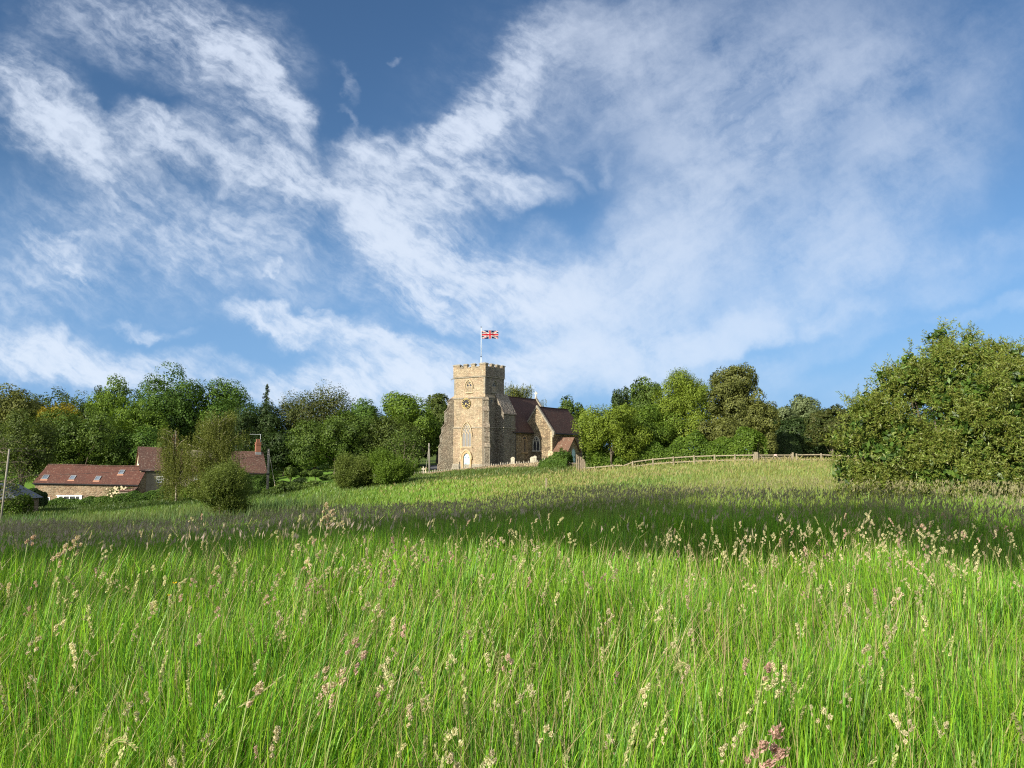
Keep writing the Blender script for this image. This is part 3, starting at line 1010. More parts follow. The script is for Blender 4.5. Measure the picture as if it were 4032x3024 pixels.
# stair turret on the south side with a steep stone slab roof
mb = MB()
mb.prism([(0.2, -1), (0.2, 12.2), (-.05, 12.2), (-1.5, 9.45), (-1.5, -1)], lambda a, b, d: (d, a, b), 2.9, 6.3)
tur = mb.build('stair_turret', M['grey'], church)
mb = MB()
mb.prism([(0.14, 12.5), (-1.68, 9.25), (-1.68, 9.1), (0.14, 12.3)], lambda a, b, d: (d, a, b), 2.78, 6.42)
mb.build('roof', M['slab'], tur)
mb = MB()
mb.box(2.82, 6.38, -1.6, 0.0, 6.92, 7.06)
mb.box(2.84, 6.36, -1.62, -.02, -1, 1.15)
mb.build('string_course', M['dressg'], tur)
# south face of tower: thin sheets of greyer, darker rubble
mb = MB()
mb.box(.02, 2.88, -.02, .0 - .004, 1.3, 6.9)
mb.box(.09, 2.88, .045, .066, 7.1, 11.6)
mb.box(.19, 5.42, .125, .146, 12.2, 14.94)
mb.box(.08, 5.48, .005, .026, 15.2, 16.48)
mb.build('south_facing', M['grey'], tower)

# quoins on the tower corners
mb = MB()
for j in range(12):
    z = 12.3 + j * .225
    w_ = .36 if j % 2 else .2
    for yy_ in (.15, 6.27):
        s_ = 1 if yy_ < 1 else -1
        mb.box(.152, .152 + w_, min(yy_ - .02 * s_, yy_ + (.56 - w_) * s_), max(yy_ - .02 * s_, yy_ + (.56 - w_) * s_), z, z + .205)
mb.build('quoins', M['dressg'], tower)

# clock
clk = MB()
cy_, cz_ = 3.68, 10.85
clk.prism([(cy_ + .84 * math.cos(a), cz_ + .84 * math.sin(a)) for a in np.linspace(0, 2 * math.pi, 40, endpoint=False)], Wf, .06, -.10)
clock = clk.build('clock', M['dial'], church)
mb = MB()
ring = lambda r_: [(cy_ + r_ * math.cos(a), cz_ + r_ * math.sin(a)) for a in np.linspace(0, 2 * math.pi, 49)]
mb.band(ring(.81), ring(.845), Wf, -.09, -.12)
mb.build('dial_rim', M['gold'], clock)
ROM = ['XII', 'I', 'II', 'III', 'IV', 'V', 'VI', 'VII', 'VIII', 'IX', 'X', 'XI']


def cpt(ang, r_, off=0.0):
    """point on the dial seen from the west: clockwise from twelve; y decreases to the viewer's right"""
    s_, c_ = math.sin(ang), math.cos(ang)
    return (cy_ - (s_ * r_ + c_ * off), cz_ + (c_ * r_ - s_ * off))


def seg(mb, a, b_, w, d0=-.10, d1=-.125):
    ax_, az_ = a
    bx_, bz_ = b_
    L_ = math.hypot(bx_ - ax_, bz_ - az_)
    nx_, nz_ = -(bz_ - az_) / L_ * w / 2, (bx_ - ax_) / L_ * w / 2
    mb.prism([(ax_ + nx_, az_ + nz_), (bx_ + nx_, bz_ + nz_), (bx_ - nx_, bz_ - nz_), (ax_ - nx_, az_ - nz_)], Wf, d0, d1)


mb = MB()
for h in range(12):
    ang = 2 * math.pi * h / 12
    s_ = ROM[h]
    wd = {'I': .055, 'V': .11, 'X': .11}
    tot = sum(wd[c_] for c_ in s_)
    x_ = -tot / 2
    dk = 0
    for c_ in s_:
        w_ = wd[c_]
        m_ = x_ + w_ / 2
        dk += .0011
        if c_ == 'I': seg(mb, cpt(ang, .56, m_), cpt(ang, .77, m_), .032, -.10, -.122 - dk)
        if c_ == 'V':
            seg(mb, cpt(ang, .56, m_), cpt(ang, .77, m_ - .035), .03, -.10, -.122 - dk)
            seg(mb, cpt(ang, .56, m_), cpt(ang, .77, m_ + .035), .022, -.10, -.125 - dk)
        if c_ == 'X':
            seg(mb, cpt(ang, .56, m_ + .035), cpt(ang, .77, m_ - .035), .03, -.10, -.122 - dk)
            seg(mb, cpt(ang, .56, m_ - .035), cpt(ang, .77, m_ + .035), .022, -.10, -.125 - dk)
        x_ += w_
mb.build('numerals', M['gold'], clock)
for nm, ang, ln_, w_, d1 in (('hour_hand', R(212), .50, .085, -.15), ('minute_hand', R(121), .74, .055, -.17)):
    mb = MB()
    seg(mb, cpt(ang + math.pi, .12), cpt(ang, ln_ * .78), w_, d1 + .015, d1)
    seg(mb, cpt(ang, ln_ * .60), cpt(ang, ln_), w_ * .5, d1 + .012, d1 - .003)
    mb.build(nm, M['gold'], clock)


def hood(mb, c, w, zb, zs, ztop, fn, d0, d1, t=.14, drop=0.0):
    a = arch(c, w, zb + drop, zs, ztop)
    b_ = arch(c, w + 2 * t, zb + drop, zs, ztop + t * 1.25)
    mb.band(a, b_, fn, d0, d1)


def gothic_window(name, parent, c, w, zb, zs, ztop, fn, face, lights, fmat, gmat, sgn=-1, hoodm=None, louvres=False, net=False, depth=.05):
    """face: wall plane coordinate, sgn: outward direction along it"""
    mb = MB()
    mb.band(arch(c, w - .02, zb, zs, ztop - .02), arch(c, w + .20, zb - .08, zs, ztop + .13), fn, face - sgn * .05, face + sgn * .10)
    mb.prism([(c - w / 2 - .2, zb - .16), (c + w / 2 + .2, zb - .16), (c + w / 2 + .2, zb), (c - w / 2 - .2, zb)], fn, face - sgn * .05, face + sgn * .17)
    win = mb.build(name, fmat, parent)
    mb = MB()
    mb.prism(arch(c, w, zb, zs, ztop), fn, face - sgn * .1, face + sgn * .012)
    mb.build('pane', gmat, win)
    mb = MB()
    lw = w / lights
    zz_ = zs - .02
    for i in range(1, lights):
        xx_ = c - w / 2 + i * lw
        mb.prism([(xx_ - .045, zb), (xx_ + .045, zb), (xx_ + .045, zz_ + .1), (xx_ - .045, zz_ + .1)], fn, face + sgn * .01, face + sgn * .075)
    if net:          # reticulated tracery: rows of crossing bars
        rows = 3
        hh = (ztop - zs) / (rows + .35)
        rad = ((w / 2) ** 2 + (ztop - zs) ** 2) / w
        kk = 0
        for r_ in range(rows):
            za = zs + hh * r_
            half = w / 2 - rad + math.sqrt(max(rad ** 2 - (za - zs) ** 2, 0))
            half2 = w / 2 - rad + math.sqrt(max(rad ** 2 - (za + hh - zs) ** 2, 0))
            for i in range(-3, 4):
                xa = c + (i + (.5 if (r_ + lights) % 2 else 0)) * lw
                if abs(xa - c) > half + .02: continue
                for s_ in (-1, 1):
                    xb = xa + s_ * lw / 2
                    if abs(xb - c) > half2 + .08: continue
                    kk += 1
                    n_ = Vector((za + hh - za, -(xb - xa))).normalized() * .045
                    mb.prism([(xa + n_.x, za + n_.y), (xb + n_.x, za + hh + n_.y), (xb - n_.x, za + hh - n_.y), (xa - n_.x, za - n_.y)], fn, face + sgn * .008, face + sgn * (.06 + .0007 * kk))
    else:            # small pointed heads over each light and an eye above
        for i in range(lights):
            cc_ = c - w / 2 + (i + .5) * lw
            mb.band(arch(cc_, lw - .12, zs - .25, zs - .02, zs + lw * .62, 5), arch(cc_, lw + .0, zs - .25, zs - .02, zs + lw * .62 + .09, 5), fn, face + sgn * .008, face + sgn * (.065 + .001 * i))
        if lights == 2:
            ez = zs + (ztop - zs) * .58
            er = w * .15
            circ = lambda q_: [(c + q_ * math.cos(t_), ez + q_ * math.sin(t_)) for t_ in np.linspace(0, 2 * math.pi, 17)]
            mb.band(circ(er), circ(er + .07), fn, face + sgn * .008, face + sgn * .07)
    mb.build('tracery', fmat, win)
    if louvres:
        mb = MB()
        nl_ = 7
        for j in range(nl_):
            z = zb + .08 + j * (zs - .1 - zb) / nl_
            mb.prism([(c - w / 2 + .03, z), (c + w / 2 - .03, z), (c + w / 2 - .03, z + .065), (c - w / 2 + .03, z + .065)], fn, face + sgn * .013, face + sgn * .055)
        mb.build('louvre', M['dress'], win)
    if hoodm:
        mb = MB()
        t_ = .09
        zh = zs - .35
        a = arch(c, w + .26, zh, zs, ztop + .16)
        b_ = arch(c, w + .26 + 2 * t_, zh, zs, ztop + .16 + t_ * 1.3)
        mb.band(a, b_, fn, face - sgn * .05, face + sgn * .24)
        mb.build('hood_mould', hoodm, win)
    return win


gothic_window('belfry_window', church, 3.22, 1.12, 12.62, 13.62, 14.42, Wf, .17, 2, M['dress'], M['glass'], hoodm=M['dress'], louvres=True)
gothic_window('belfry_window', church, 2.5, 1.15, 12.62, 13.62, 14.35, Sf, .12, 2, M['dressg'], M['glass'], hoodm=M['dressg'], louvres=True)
gothic_window('west_window', church, 3.52, 1.72, 4.0, 5.98, 7.72, Wf, 0, 3, M['dress'], M['glassg'], hoodm=M['dress'], net=True)
mb = MB()
mb.box(-.04, .0, 4.56, 4.86, 3.5, 5.9)
mb.build('window_jamb', M['ochre'], church)
# west door
mb = MB()
dc = 3.45
mb.band(arch(dc, 1.24, -1, 2.25, 2.98), arch(dc, 1.9, -1, 2.25, 3.4), Wf, -.26, .02)
dfr = mb.build('door_surround', M['ochre'], church)
mb = MB()
mb.band(arch(dc, 1.9, 2.0, 2.25, 3.4), arch(dc, 2.16, 2.0, 2.25, 3.58), Wf, -.34, .02)
mb.build('hood_mould', M['dress'], dfr)
mb = MB()
mb.prism(arch(dc, 1.26, -1, 2.25, 2.98), Wf, -.05, .05)
dr = mb.build('west_door', M['door'], church)
mb = MB()
for s_ in (-1, 1):
    y_ = dc + s_ * .6
    seg(mb, (y_, 2.25), (y_ - s_ * .42, 2.25), .05, -.052, -.075)
    seg(mb, (y_ - s_ * .32, 2.36), (y_ - s_ * .32, 2.14), .045, -.053, -.078)
    seg(mb, (y_, .6), (y_ - s_ * .42, .6), .05, -.052, -.075)
mb.build('hinge', M['iron'], dr)
mb = MB()
mb.band([(dc + .2 + .05 * math.cos(a), 1.32 + .09 * math.sin(a)) for a in np.linspace(0, 6.28, 13)], [(dc + .2 + .09 * math.cos(a), 1.32 + .14 * math.sin(a)) for a in np.linspace(0, 6.28, 13)], Wf, -.052, -.09)
mb.box(-.075, -.052, dc + .14, dc + .26, 1.40, 1.52)
mb.build('handle', M['iron'], dr)
# putlog slit and square hole in the south face, roof drain spout
mb = MB()
mb.box(1.55, 1.68, .02, .04, 10.3, 11.4)
mb.box(1.72, 1.92, .018, .04, 11.2, 11.34)
mb.box(2.55, 2.8, .02, .04, 10.95, 11.35)
mb.build('slit_window', M['glass'], tower)
mb = MB()
mb.tube([(.3, 6.3, 15.0), (.2, 6.75, 14.92), (.15, 6.95, 14.75)], [.09, .08, .06], 6)
mb.build('drain_spout', M['lead'], tower)

# nave
mb = MB()
mb.box(5.76, 20, -1.12, 7.3, -1, 6.5)
mb.prism([(-1.12, 6.5), (3.1, 12.35), (7.3, 6.5)], lambda a, b, d: (d, a, b), 5.8, 19.95)
nave = mb.build('nave_wall', M['rub'], church)


def slope_roof(name, mat, parent, x0, x1, ye, ze, yr, zr, t=.16):
    """two slopes from eaves (ye) to ridge (yr), symmetric"""
    mb = MB()
    n_ = Vector((zr - ze, -(yr - ye))).normalized()
    o_ = Vector((-abs(n_.x) if ye < yr else abs(n_.x), abs(n_.y))) * t
    for s_ in (1, -1):
        e = (yr - (yr - ye) * s_, ze)
        r_ = (yr, zr)
        ox = o_.x * s_
        mb.prism([e, r_, (r_[0], r_[1] + t * 1.2), (e[0] + ox, e[1] + o_.y)], lambda a, b, d: (d, a, b), x0, x1)
    return mb.build(name, mat, parent)


slope_roof('nave_roof', M['tile'], church, 5.3, 19.95, -1.42, 6.32, 3.1, 12.42)
mb = MB()
for k_ in range(34):
    x_ = 5.9 + k_ * .42
    mb.box(x_, x_ + .40, 3.0, 3.2, 12.58, 12.70)
mb.build('ridge_tiles', M['tile'], nave)
mb = MB()
mb.prism([(-1.75, 6.3), (-1.35, 6.3), (3.1, 12.6), (7.55, 6.3), (7.95, 6.3), (3.1, 13.05)], lambda a, b, d: (d, a, b), 19.9, 20.35)
mb.build('gable_coping', M['dressg'], church)


def stone_cross(x, y, z, parent, s=1.0):
    mb = MB()
    mb.box(x - .14 * s, x + .14 * s, y - .14 * s, y + .14 * s, z - .3, z + .12)
    mb.box(x - .055 * s, x + .055 * s, y - .075 * s, y + .075 * s, z + .1, z + .95 * s)
    mb.box(x - .05 * s, x + .05 * s, y - .32 * s, y + .32 * s, z + .55 * s, z + .68 * s)
    c0 = lambda q_: [(y + q_ * math.cos(t_) * s, z + .615 * s + q_ * math.sin(t_) * s) for t_ in np.linspace(0, 2 * math.pi, 17)]
    mb.band(c0(.17), c0(.23), lambda a, b, d: (d, a, b), x - .04, x + .04)
    return mb.build('finial_cross', M['cross'], parent)


stone_cross(20.1, 3.1, 13.1, church, 1.05)
# south (or nave) window, narrow three lights
gothic_window('nave_window', church, 9.5, 1.35, 3.1, 5.0, 5.75, Sf, -1.12, 3, M['ochre'], M['glass'])
# chancel
mb = MB()
mb.box(20.0, 28, .3, 5.9, -1, 6.4)
mb.prism([(.3, 6.4), (3.1, 10.3), (5.9, 6.4)], lambda a, b, d: (d, a, b), 20.3, 28)
mb.build('chancel_wall', M['rub'], church)
slope_roof('chancel_roof', M['tile'], church, 20.36, 28.0, .0, 6.1, 3.1, 10.42)
stone_cross(27.9, 3.1, 10.45, church, .95)
# south aisle / chapel
GX = 12.0
mb = MB()
mb.prism([(-5.0, -1), (-5.0, 6.55), (-2.08, 10.6), (.85, 6.55), (.85, -1)], lambda a, b, d: (d, a, b), GX, 22.4)
ais = mb.build('chapel_wall', M['rub'], church)
slope_roof('chapel_roof', M['tile'], church, GX + .36, 22.6, -5.3, 6.2, -2.08, 10.55)
mb = MB()
mb.prism([(-5.42, 6.42), (-5.06, 6.42), (-2.08, 10.62), (.9, 6.42), (1.2, 6.42), (-2.08, 11.02)], lambda a, b, d: (d, a, b), GX - .08, GX + .38)
mb.box(GX - .08, GX + .38, -5.42, -5.02, 5.95, 6.45)
mb.box(GX - .02, GX + .30, -5.25, -5.02, 5.6, 5.96)
mb.build('gable_coping', M['dressg'], church)
mb = MB()
mb.box(GX - .25, GX + .5, -5.35, -4.3, -1, 3.0)
mb.prism([(-5.35, 3.0), (-4.3, 3.0), (-4.45, 3.4), (-5.1, 3.4)], lambda a, b, d: (d, a, b), GX - .25, GX + .4)
mb.build('buttress', M['dress'], church)
mb = MB()
for j in range(22):
    z = 3.5 + j * .14 * 1.0
    if j % 2 == 0: mb.box(GX - .018, GX + .3, -5.018, -4.7, z, z + .24)
mb.build('quoins', M['dress'], ais)
gothic_window('chapel_window', church, -1.98, 1.22, 3.42, 4.7, 5.75, Wf, GX, 2, M['cross'], M['glass'])
mb = MB()
for k_ in range(22):
    mb.box(GX + .7 + k_ * .44, GX + .86 + k_ * .44, -5.16, -5.0, 5.9, 6.12)
mb.build('corbels', M['dress'], ais)
mb = MB()
mb.tube([(5.6, -1.56, 6.28), (GX - .3, -1.56, 6.28)], .085, 6)
mb.tube([(GX + .5, -5.42, 6.16), (22.5, -5.42, 6.16)], .10, 6)
mb.tube([(6.42, -1.58, 6.3), (6.42, -1.45, 6.0), (6.42, -1.45, -.9)], .07, 6)
mb.build('gutter', M['iron'], church)
# ridge tiles chapel
mb = MB()
for k_ in range(23):
    x_ = GX + .5 + k_ * .43
    mb.box(x_, x_ + .41, -2.19, -1.97, 10.72, 10.84)
mb.build('ridge_tiles', M['tile'], ais)
# porch
mb = MB()
mb.prism([(12.35, -1), (12.35, 3.25), (14.3, 5.35), (16.25, 3.25), (16.25, -1)], Sf, -7.78, -5.01)
porch = mb.build('porch', M['rub'], church)
mb = MB()
for s_ in (-1, 1):
    e = (14.3 + s_ * 2.2, 3.1)
    mb.prism([e, (14.3, 5.42), (14.3, 5.6), (e[0] + s_ * .08, e[1] + .13)], Sf, -7.95, -5.02)
mb.build('roof', M['tileL'], porch)
mb = MB()
mb.band(arch(14.15, 1.2, -1, 3.05, 3.75), arch(14.15, 1.6, -1, 3.05, 4.0), Sf, -7.78, -7.86)
mb.build('door_surround', M['dressg'], porch)
mb = MB()
mb.prism(arch(14.15, 1.22, -1, 3.05, 3.75), Sf, -7.70, -7.80)
pd = mb.build('door', M['door'], porch)
mb = MB()
mb.box(14.5, 14.6, -7.83, -7.80, 2.2, 2.5)
mb.box(13.7, 14.5, -7.825, -7.80, 1.55, 1.62)
mb.build('handle', M['iron'], pd)

# flagpole and flag
wx = church.matrix_basis


def CH(x, y, z): return wx @ Vector((x, y, z))


fp = CH(.85, 1.45, 15.25)
pole = empty('flagpole', fp, 0, label='tall white flagpole standing on the church tower roof', cat='flagpole')
mb = MB().tube([(0, 0, 0), (0, 0, 3.0)], [.065, .058], 10)
mb.tube([(0, 0, 3.0), (0, 0, 7.72)], [.05, .035], 10)
mb.build('pole', M['pole'], pole, smooth=True)
mb = MB().tube([(0, 0, 2.95), (0, 0, 3.08)], [.10, .10], 10)
mb.build('collar', M['iron'], pole)
mb = MB().tube([(0, 0, 7.72), (0, 0, 7.78), (0, 0, 7.84)], [.05, .17, .04], 10)
mb.build('finial', M['iron'], pole)
mb = MB().tube([(.07, 0, .3), (.09, 0, 4), (.07, 0, 7.6)], [.008] * 3, 4)
mb.build('halyard', M['white'], pole)
# union flag cloth 2:1
nu_, nv_ = 150, 76
U, V = np.meshgrid(np.linspace(0, 1, nu_), np.linspace(0, 1, nv_))
u_ = U.ravel(); v_ = V.ravel()
LW, LH = 2.75, 1.36
X_ = (u_ * 2 - 1) * 30; Y_ = (v_ * 2 - 1) * 15      # in flag units 60 x 30
blue = np.array([.014, .022, .09]); red = np.array([.46, .022, .035]); wht = np.array([.62, .60, .60])
colf = np.tile(blue, (len(u_), 1))
d1 = (X_ * 1 - Y_ * 2) / math.sqrt(5)      # distance to diagonal rising to the fly
d2 = (X_ * 1 + Y_ * 2) / math.sqrt(5)
colf[(np.abs(d1) < 3) | (np.abs(d2) < 3)] = wht
# counterchanged red saltire, each arm 2 units, to one side
lo1 = ((X_ < 0) & (d1 > 0) & (d1 < 2)) | ((X_ > 0) & (d1 < 0) & (d1 > -2))
lo2 = ((X_ < 0) & (d2 > -2) & (d2 < 0)) | ((X_ > 0) & (d2 > 0) & (d2 < 2))
colf[lo1 | lo2] = red
colf[(np.abs(X_) < 5) | (np.abs(Y_) < 5)] = wht
colf[(np.abs(X_) < 3) | (np.abs(Y_) < 3)] = red
fx = u_ * LW * .97
wob = .10 * u_ * np.sin(u_ * 9 + 1.2 * v_) + .05 * np.sin(u_ * 17 + 2 * v_)
fy_ = wob * 1.2 + .25 * u_
fz = v_ * LH * (1 - .05 * u_) - .05 * u_ - .05 * np.sin(u_ * 6.0) * (1 - .4 * v_) - .16 * np.clip(1 - u_ * 4, 0, 1) * v_
frn = .10 * np.abs(np.sin(v_ * 37)) * (v_ < .32) * (u_ > .93) + .03 * np.sin(v_ * 61) * (u_ > .97)
fx = fx - frn + .06 * (1 - v_) * u_
ii = np.arange((nv_ - 1) * nu_).reshape(nv_ - 1, nu_)[:, :-1].ravel()
fl = mesh_np('flag', np.stack([fx + .06, fy_, fz], 1), quads=np.stack([ii, ii + 1, ii + nu_ + 1, ii + nu_], 1), col=colf, mat=M['flag'], smooth=True)
fl.location = fp + Vector((0, 0, 5.95))
tag(fl, 'red, white and blue union flag flying from the tower flagpole', 'flag')

# ================================================================== churchyard
# low stone wall with a ragged row of upright coping stones
wp = [(1560, 1874, 114), (1640, 1860, 113), (1717, 1849, 112), (1800, 1840, 111.5), (1921, 1826, 111), (2030, 1818, 111), (2140, 1811, 111), (2240, 1806, 111.5)]
WP = [at(*p) for p in wp]
cw = empty('churchyard_wall', (WP[4][0], WP[4][1], WP[4][2] - .9), label='low churchyard wall topped with a ragged row of upright pale stones', cat='wall')
L0 = Vector(cw.location)
mb = MB()
mc = MB()
rr_ = random.Random(4)
for i in range(len(WP) - 1):
    a = Vector(WP[i]) - L0; b_ = Vector(WP[i + 1]) - L0
    mb.hexa([a + Vector((0, -.2, -1.6)), b_ + Vector((0, -.2, -1.6)), b_ + Vector((0, .2, -1.6)), a + Vector((0, .2, -1.6)), a + Vector((0, -.2, -.28)), b_ + Vector((0, -.2, -.28)), b_ + Vector((0, .2, -.28)), a + Vector((0, .2, -.28))])
    n_ = int((b_ - a).length / .33)
    for k in range(n_):
        p = a.lerp(b_, (k + .5) / n_)
        h = .24 + rr_.uniform(-.10, .12)
        w_ = rr_.uniform(.08, .12)
        mc.hexa([p + Vector((-w_, -.16, -.30)), p + Vector((w_, -.16, -.30)), p + Vector((w_, .16, -.30)), p + Vector((-w_, .16, -.30)),
                 p + Vector((-w_ * .4, -.08, h - .28)), p + Vector((w_ * .5, -.08, h - .28 + rr_.uniform(-.04, .04))), p + Vector((w_ * .5, .08, h - .28)), p + Vector((-w_ * .4, .08, h - .28))])
mb.build('wall', M['rub'], cw)
mc.build('coping_stones', M['dressg'], cw)


def gravestone(px, ptop, Y, w, h, shape, label, rz=0.0, name='gravestone', group='gravestones in the churchyard'):
    p = at(px, ptop, Y)
    o = MB()
    a = w / 2
    fn = lambda x, z, d: (x, d, z)
    if shape == 'round':
        poly = [(-a, -h * .6), (a, -h * .6), (a * .85, h - a * 1.1)] + [(a * 1.02 * math.cos(t_), h - a + a * math.sin(t_)) for t_ in np.linspace(.0, math.pi, 11)] + [(-a * .85, h - a * 1.1)]
        o.prism(poly, fn, -.07, .07)
    elif shape == 'shoulder':
        poly = [(-a, -h * .6), (a, -h * .6), (a, h * .78), (a * .6, h * .8), (a * .45, h * .93), (0, h), (-a * .45, h * .93), (-a * .6, h * .8), (-a, h * .78)]
        o.prism(poly, fn, -.07, .07)
    elif shape == 'cross':
        o.prism([(-a * .34, -h * .6), (a * .34, -h * .6), (a * .24, h * .52), (a, h * .55), (a, h * .78), (a * .24, h * .76), (a * .3, h), (-a * .3, h), (-a * .24, h * .76), (-a, h * .78), (-a, h * .55), (-a * .24, h * .52)], fn, -.08, .08)
        o.box(-a * .75, a * .75, -.16, .16, -h * .6, h * .12)
    elif shape == 'wheel':
        o.prism([(-a * .45, -h * .6), (a * .45, -h * .6), (a * .3, h * .55), (a * .3, h), (-a * .3, h), (-a * .3, h * .55)], fn, -.08, .08)
        o.prism([(a * math.cos(t_), h * .76 + a * math.sin(t_)) for t_ in np.linspace(0, 2 * math.pi, 14, endpoint=False)], fn, -.06, .06)
    ob = o.build(name, M['grave'])
    ob.location = (p[0], p[1], p[2] - h)
    ob.rotation_euler = (R(rr_.uniform(-4, 4)), R(rr_.uniform(-3, 3)), rz)
    tag(ob, label, 'gravestone', group)
    return ob


gravestone(2019, 1799, 114, .68, .95, 'round', 'round topped pale gravestone standing just right of the stair turret base', R(-20))
gravestone(2095, 1798, 114, .72, 1.0, 'round', 'left of the two close round gravestones before the chapel gable', R(-20))
gravestone(2107, 1794, 115.4, .56, 1.2, 'round', 'taller of the two close round gravestones before the chapel gable', R(-20))
gravestone(2143, 1805, 114, .5, .7, 'shoulder', 'small low gravestone beside the dark nettles under the chapel', R(-20))
gravestone(2240, 1803, 113, .4, .75, 'shoulder', 'small upright stone beside the porch wall and nettles', R(-30))
gravestone(1632, 1833, 117, .42, 1.15, 'wheel', 'slim pale wheel headed stone cross left of the telegraph pole by the tower', R(8))
gravestone(1667, 1837, 116.5, .5, 1.0, 'cross', 'pale stone cross with square arms nearest the tower buttress', R(-6))
gravestone(1594, 1837, 118, .36, .9, 'shoulder', 'little pale headstone at the edge of the multi stemmed tree', R(10))
gravestone(1475, 1855, 112, .62, 1.5, 'round', 'white headstone showing between the two round bushes', R(35))

# ================================================================== fence, gate, posts
FZ = {}


def wbox(mb, x, y, z0_, z1_, w, d, rz=0.0, top=0.0):
    c_, s_ = math.cos(rz), math.sin(rz)
    P_ = lambda a, b, z: (x + a * c_ - b * s_, y + a * s_ + b * c_, z)
    return mb.hexa([P_(-w / 2, -d / 2, z0_), P_(w / 2, -d / 2, z0_), P_(w / 2, d / 2, z0_), P_(-w / 2, d / 2, z0_), P_(-w / 2, -d / 2, z1_), P_(w / 2, -d / 2, z1_ - top), P_(w / 2, d / 2, z1_ - top), P_(-w / 2, d / 2, z1_)])


# posts as (column, top row) at their distance
def zx(a): return 2260 + a / 5.027
def zy(b_): return 1740 + b_ / 5.027
fposts = [(zx(212), zy(495)), (zx(405), zy(480)), (zx(768), zy(445)), (zx(1160), zy(375)), (zx(1560), zy(320)), (2651, 1797), (2732, 1792.5), (2813, 1789.5), (2893, 1787.5), (2968, 1786.5)]


def fence(name, label, posts, Ys, group, h=1.05, sag=()):
    o = empty(name, tuple(at(posts[0][0], posts[0][1], Ys[0]) - np.array([0, 0, h])), label=label, cat='fence', group=group)
    L_ = np.array(o.location)
    Q = [at(p[0], p[1], y_) - L_ for p, y_ in zip(posts, Ys)]
    for i, q_ in enumerate(Q):
        mb = MB()
        wbox(mb, q_[0], q_[1], q_[2] - h - .5, q_[2], .155, .13, random.uniform(-.15, .15), .02)
        mb.build('post', M['wood'], o, bevel=.01)
    for i in range(len(Q) - 1):
        for k_, dz in enumerate((-.14, -.66)):
            a = Vector(Q[i]) + Vector((0, .09, dz)); b_ = Vector(Q[i + 1]) + Vector((0, .09, dz + random.uniform(-.02, .02)))
            mb = MB()
            if i in sag:
                m_ = a.lerp(b_, .55) + Vector((0, 0, -.22 if k_ == 0 else -.08))
                mb.bar(a, m_, .05, .11); mb.bar(m_ + Vector((0, .01, 0)), b_, .05, .11)
            else:
                mb.bar(a, b_, .05, .115)
            mb.build('rail', M['wood'], o)
    return o


n_ = len(fposts)
fence('timber_fence', 'long post and rail fence curving up from the kissing gate to the field gate', fposts, [92 - 8 * i / (n_ - 1) * 1.0 for i in range(n_)], 'post and rail fences along the meadow', sag=(2,))
fence('timber_fence', 'short post and rail fence between the field gate and the big willow', [(3136, 1785.5), (3233, 1785), (3330, 1789), (3430, 1792)], [83.6, 83.2, 82.6, 82], 'post and rail fences along the meadow')


def gatepost(px, ptop, Y, w, label, h=1.35):
    p = at(px, ptop, Y)
    mb = MB()
    wbox(mb, 0, 0, -.5, h, w, w, .1, .03)
    wbox(mb, 0, -w * .5 - .015, h - .35, h - .1, w * .3, .03)
    o = mb.build('gate_post', M['wood'], bevel=.02)
    o.location = (p[0], p[1], p[2] - h)
    tag(o, label, 'gate post', 'posts of the field gate')
    return o


gatepost(2977, 1779.5, 84, .34, 'broad orange tinted gate post on the hinge side of the field gate')
gatepost(3122, 1781, 84, .16, 'slim grey gate post at the latch end of the field gate')
ga = at(2987, 1788, 84.1); gb = at(3117, 1788, 84.1)
gate = empty('field_gate', (ga[0], ga[1], ga[2] - 1.1), label='wooden five bar field gate with diagonal braces', cat='gate')
GL = gb[0] - ga[0]
mb = MB()
for z, t_ in ((1.05, .10), (.80, .06), (.58, .06), (.36, .06), (.14, .07)): mb.box(0.02, GL - .02, -.02, .02, z - t_, z)
mb.build('bar', M['wood'], gate)
for x_ in (0.0, GL - .09):
    mb = MB(); mb.box(x_, x_ + .09, -.035, .035, .02, 1.15); mb.build('stile', M['wood'], gate)
for a, b_ in (((.15, 1.0), (1.0, .15)), ((GL * .48, 1.0), (GL * .28, .15)), ((GL * .5, 1.0), (GL * .78, .15)), ((GL - .1, 1.0), (GL - .95, .15))):
    mb = MB(); mb.bar((a[0], -.045, a[1]), (b_[0], -.045, b_[1]), .03, .075); mb.build('brace', M['wood'], gate)
mb = MB(); mb.box(GL * .46, GL * .54, -.07, -.05, .93, 1.08)
mb.build('sign_plate', pmat('faded pink and white plate', (.70, .48, .45), .6), gate)

# kissing gate of weathered boards at the fence end
kg = at(2290, 1806, 94)
kz = z0(kg[0], 94)
kiss = empty('kissing_gate', (kg[0], 94, kz), label='weathered brown timber kissing gate with leaning boards beside the fence end', cat='gate')
for dx, w_, hgt, ln_ in ((-.62, .13, 1.75, .02), (-.40, .16, 1.5, -.03), (-.16, .26, 1.35, .0), (.12, .30, 1.05, .03), (.36, .16, .9, 0)):
    mb = MB(); wbox(mb, dx, -abs(dx) * .4, -.4, hgt + kg[2] - kz - 1.2, w_, .1, ln_ * 3, .08)
    mb.build('post', M['woodold'], kiss, bevel=.015)
mb = MB(); mb.bar((-.6, .1, 1.35 + kg[2] - kz - 1.2), (.35, .0, 1.0 + kg[2] - kz - 1.2), .06, .16); mb.bar((-.62, .12, 1.6 + kg[2] - kz - 1.2), (.1, .1, 1.25 + kg[2] - kz - 1.2), .05, .13)
mb.build('rail', M['woodold'], kiss)
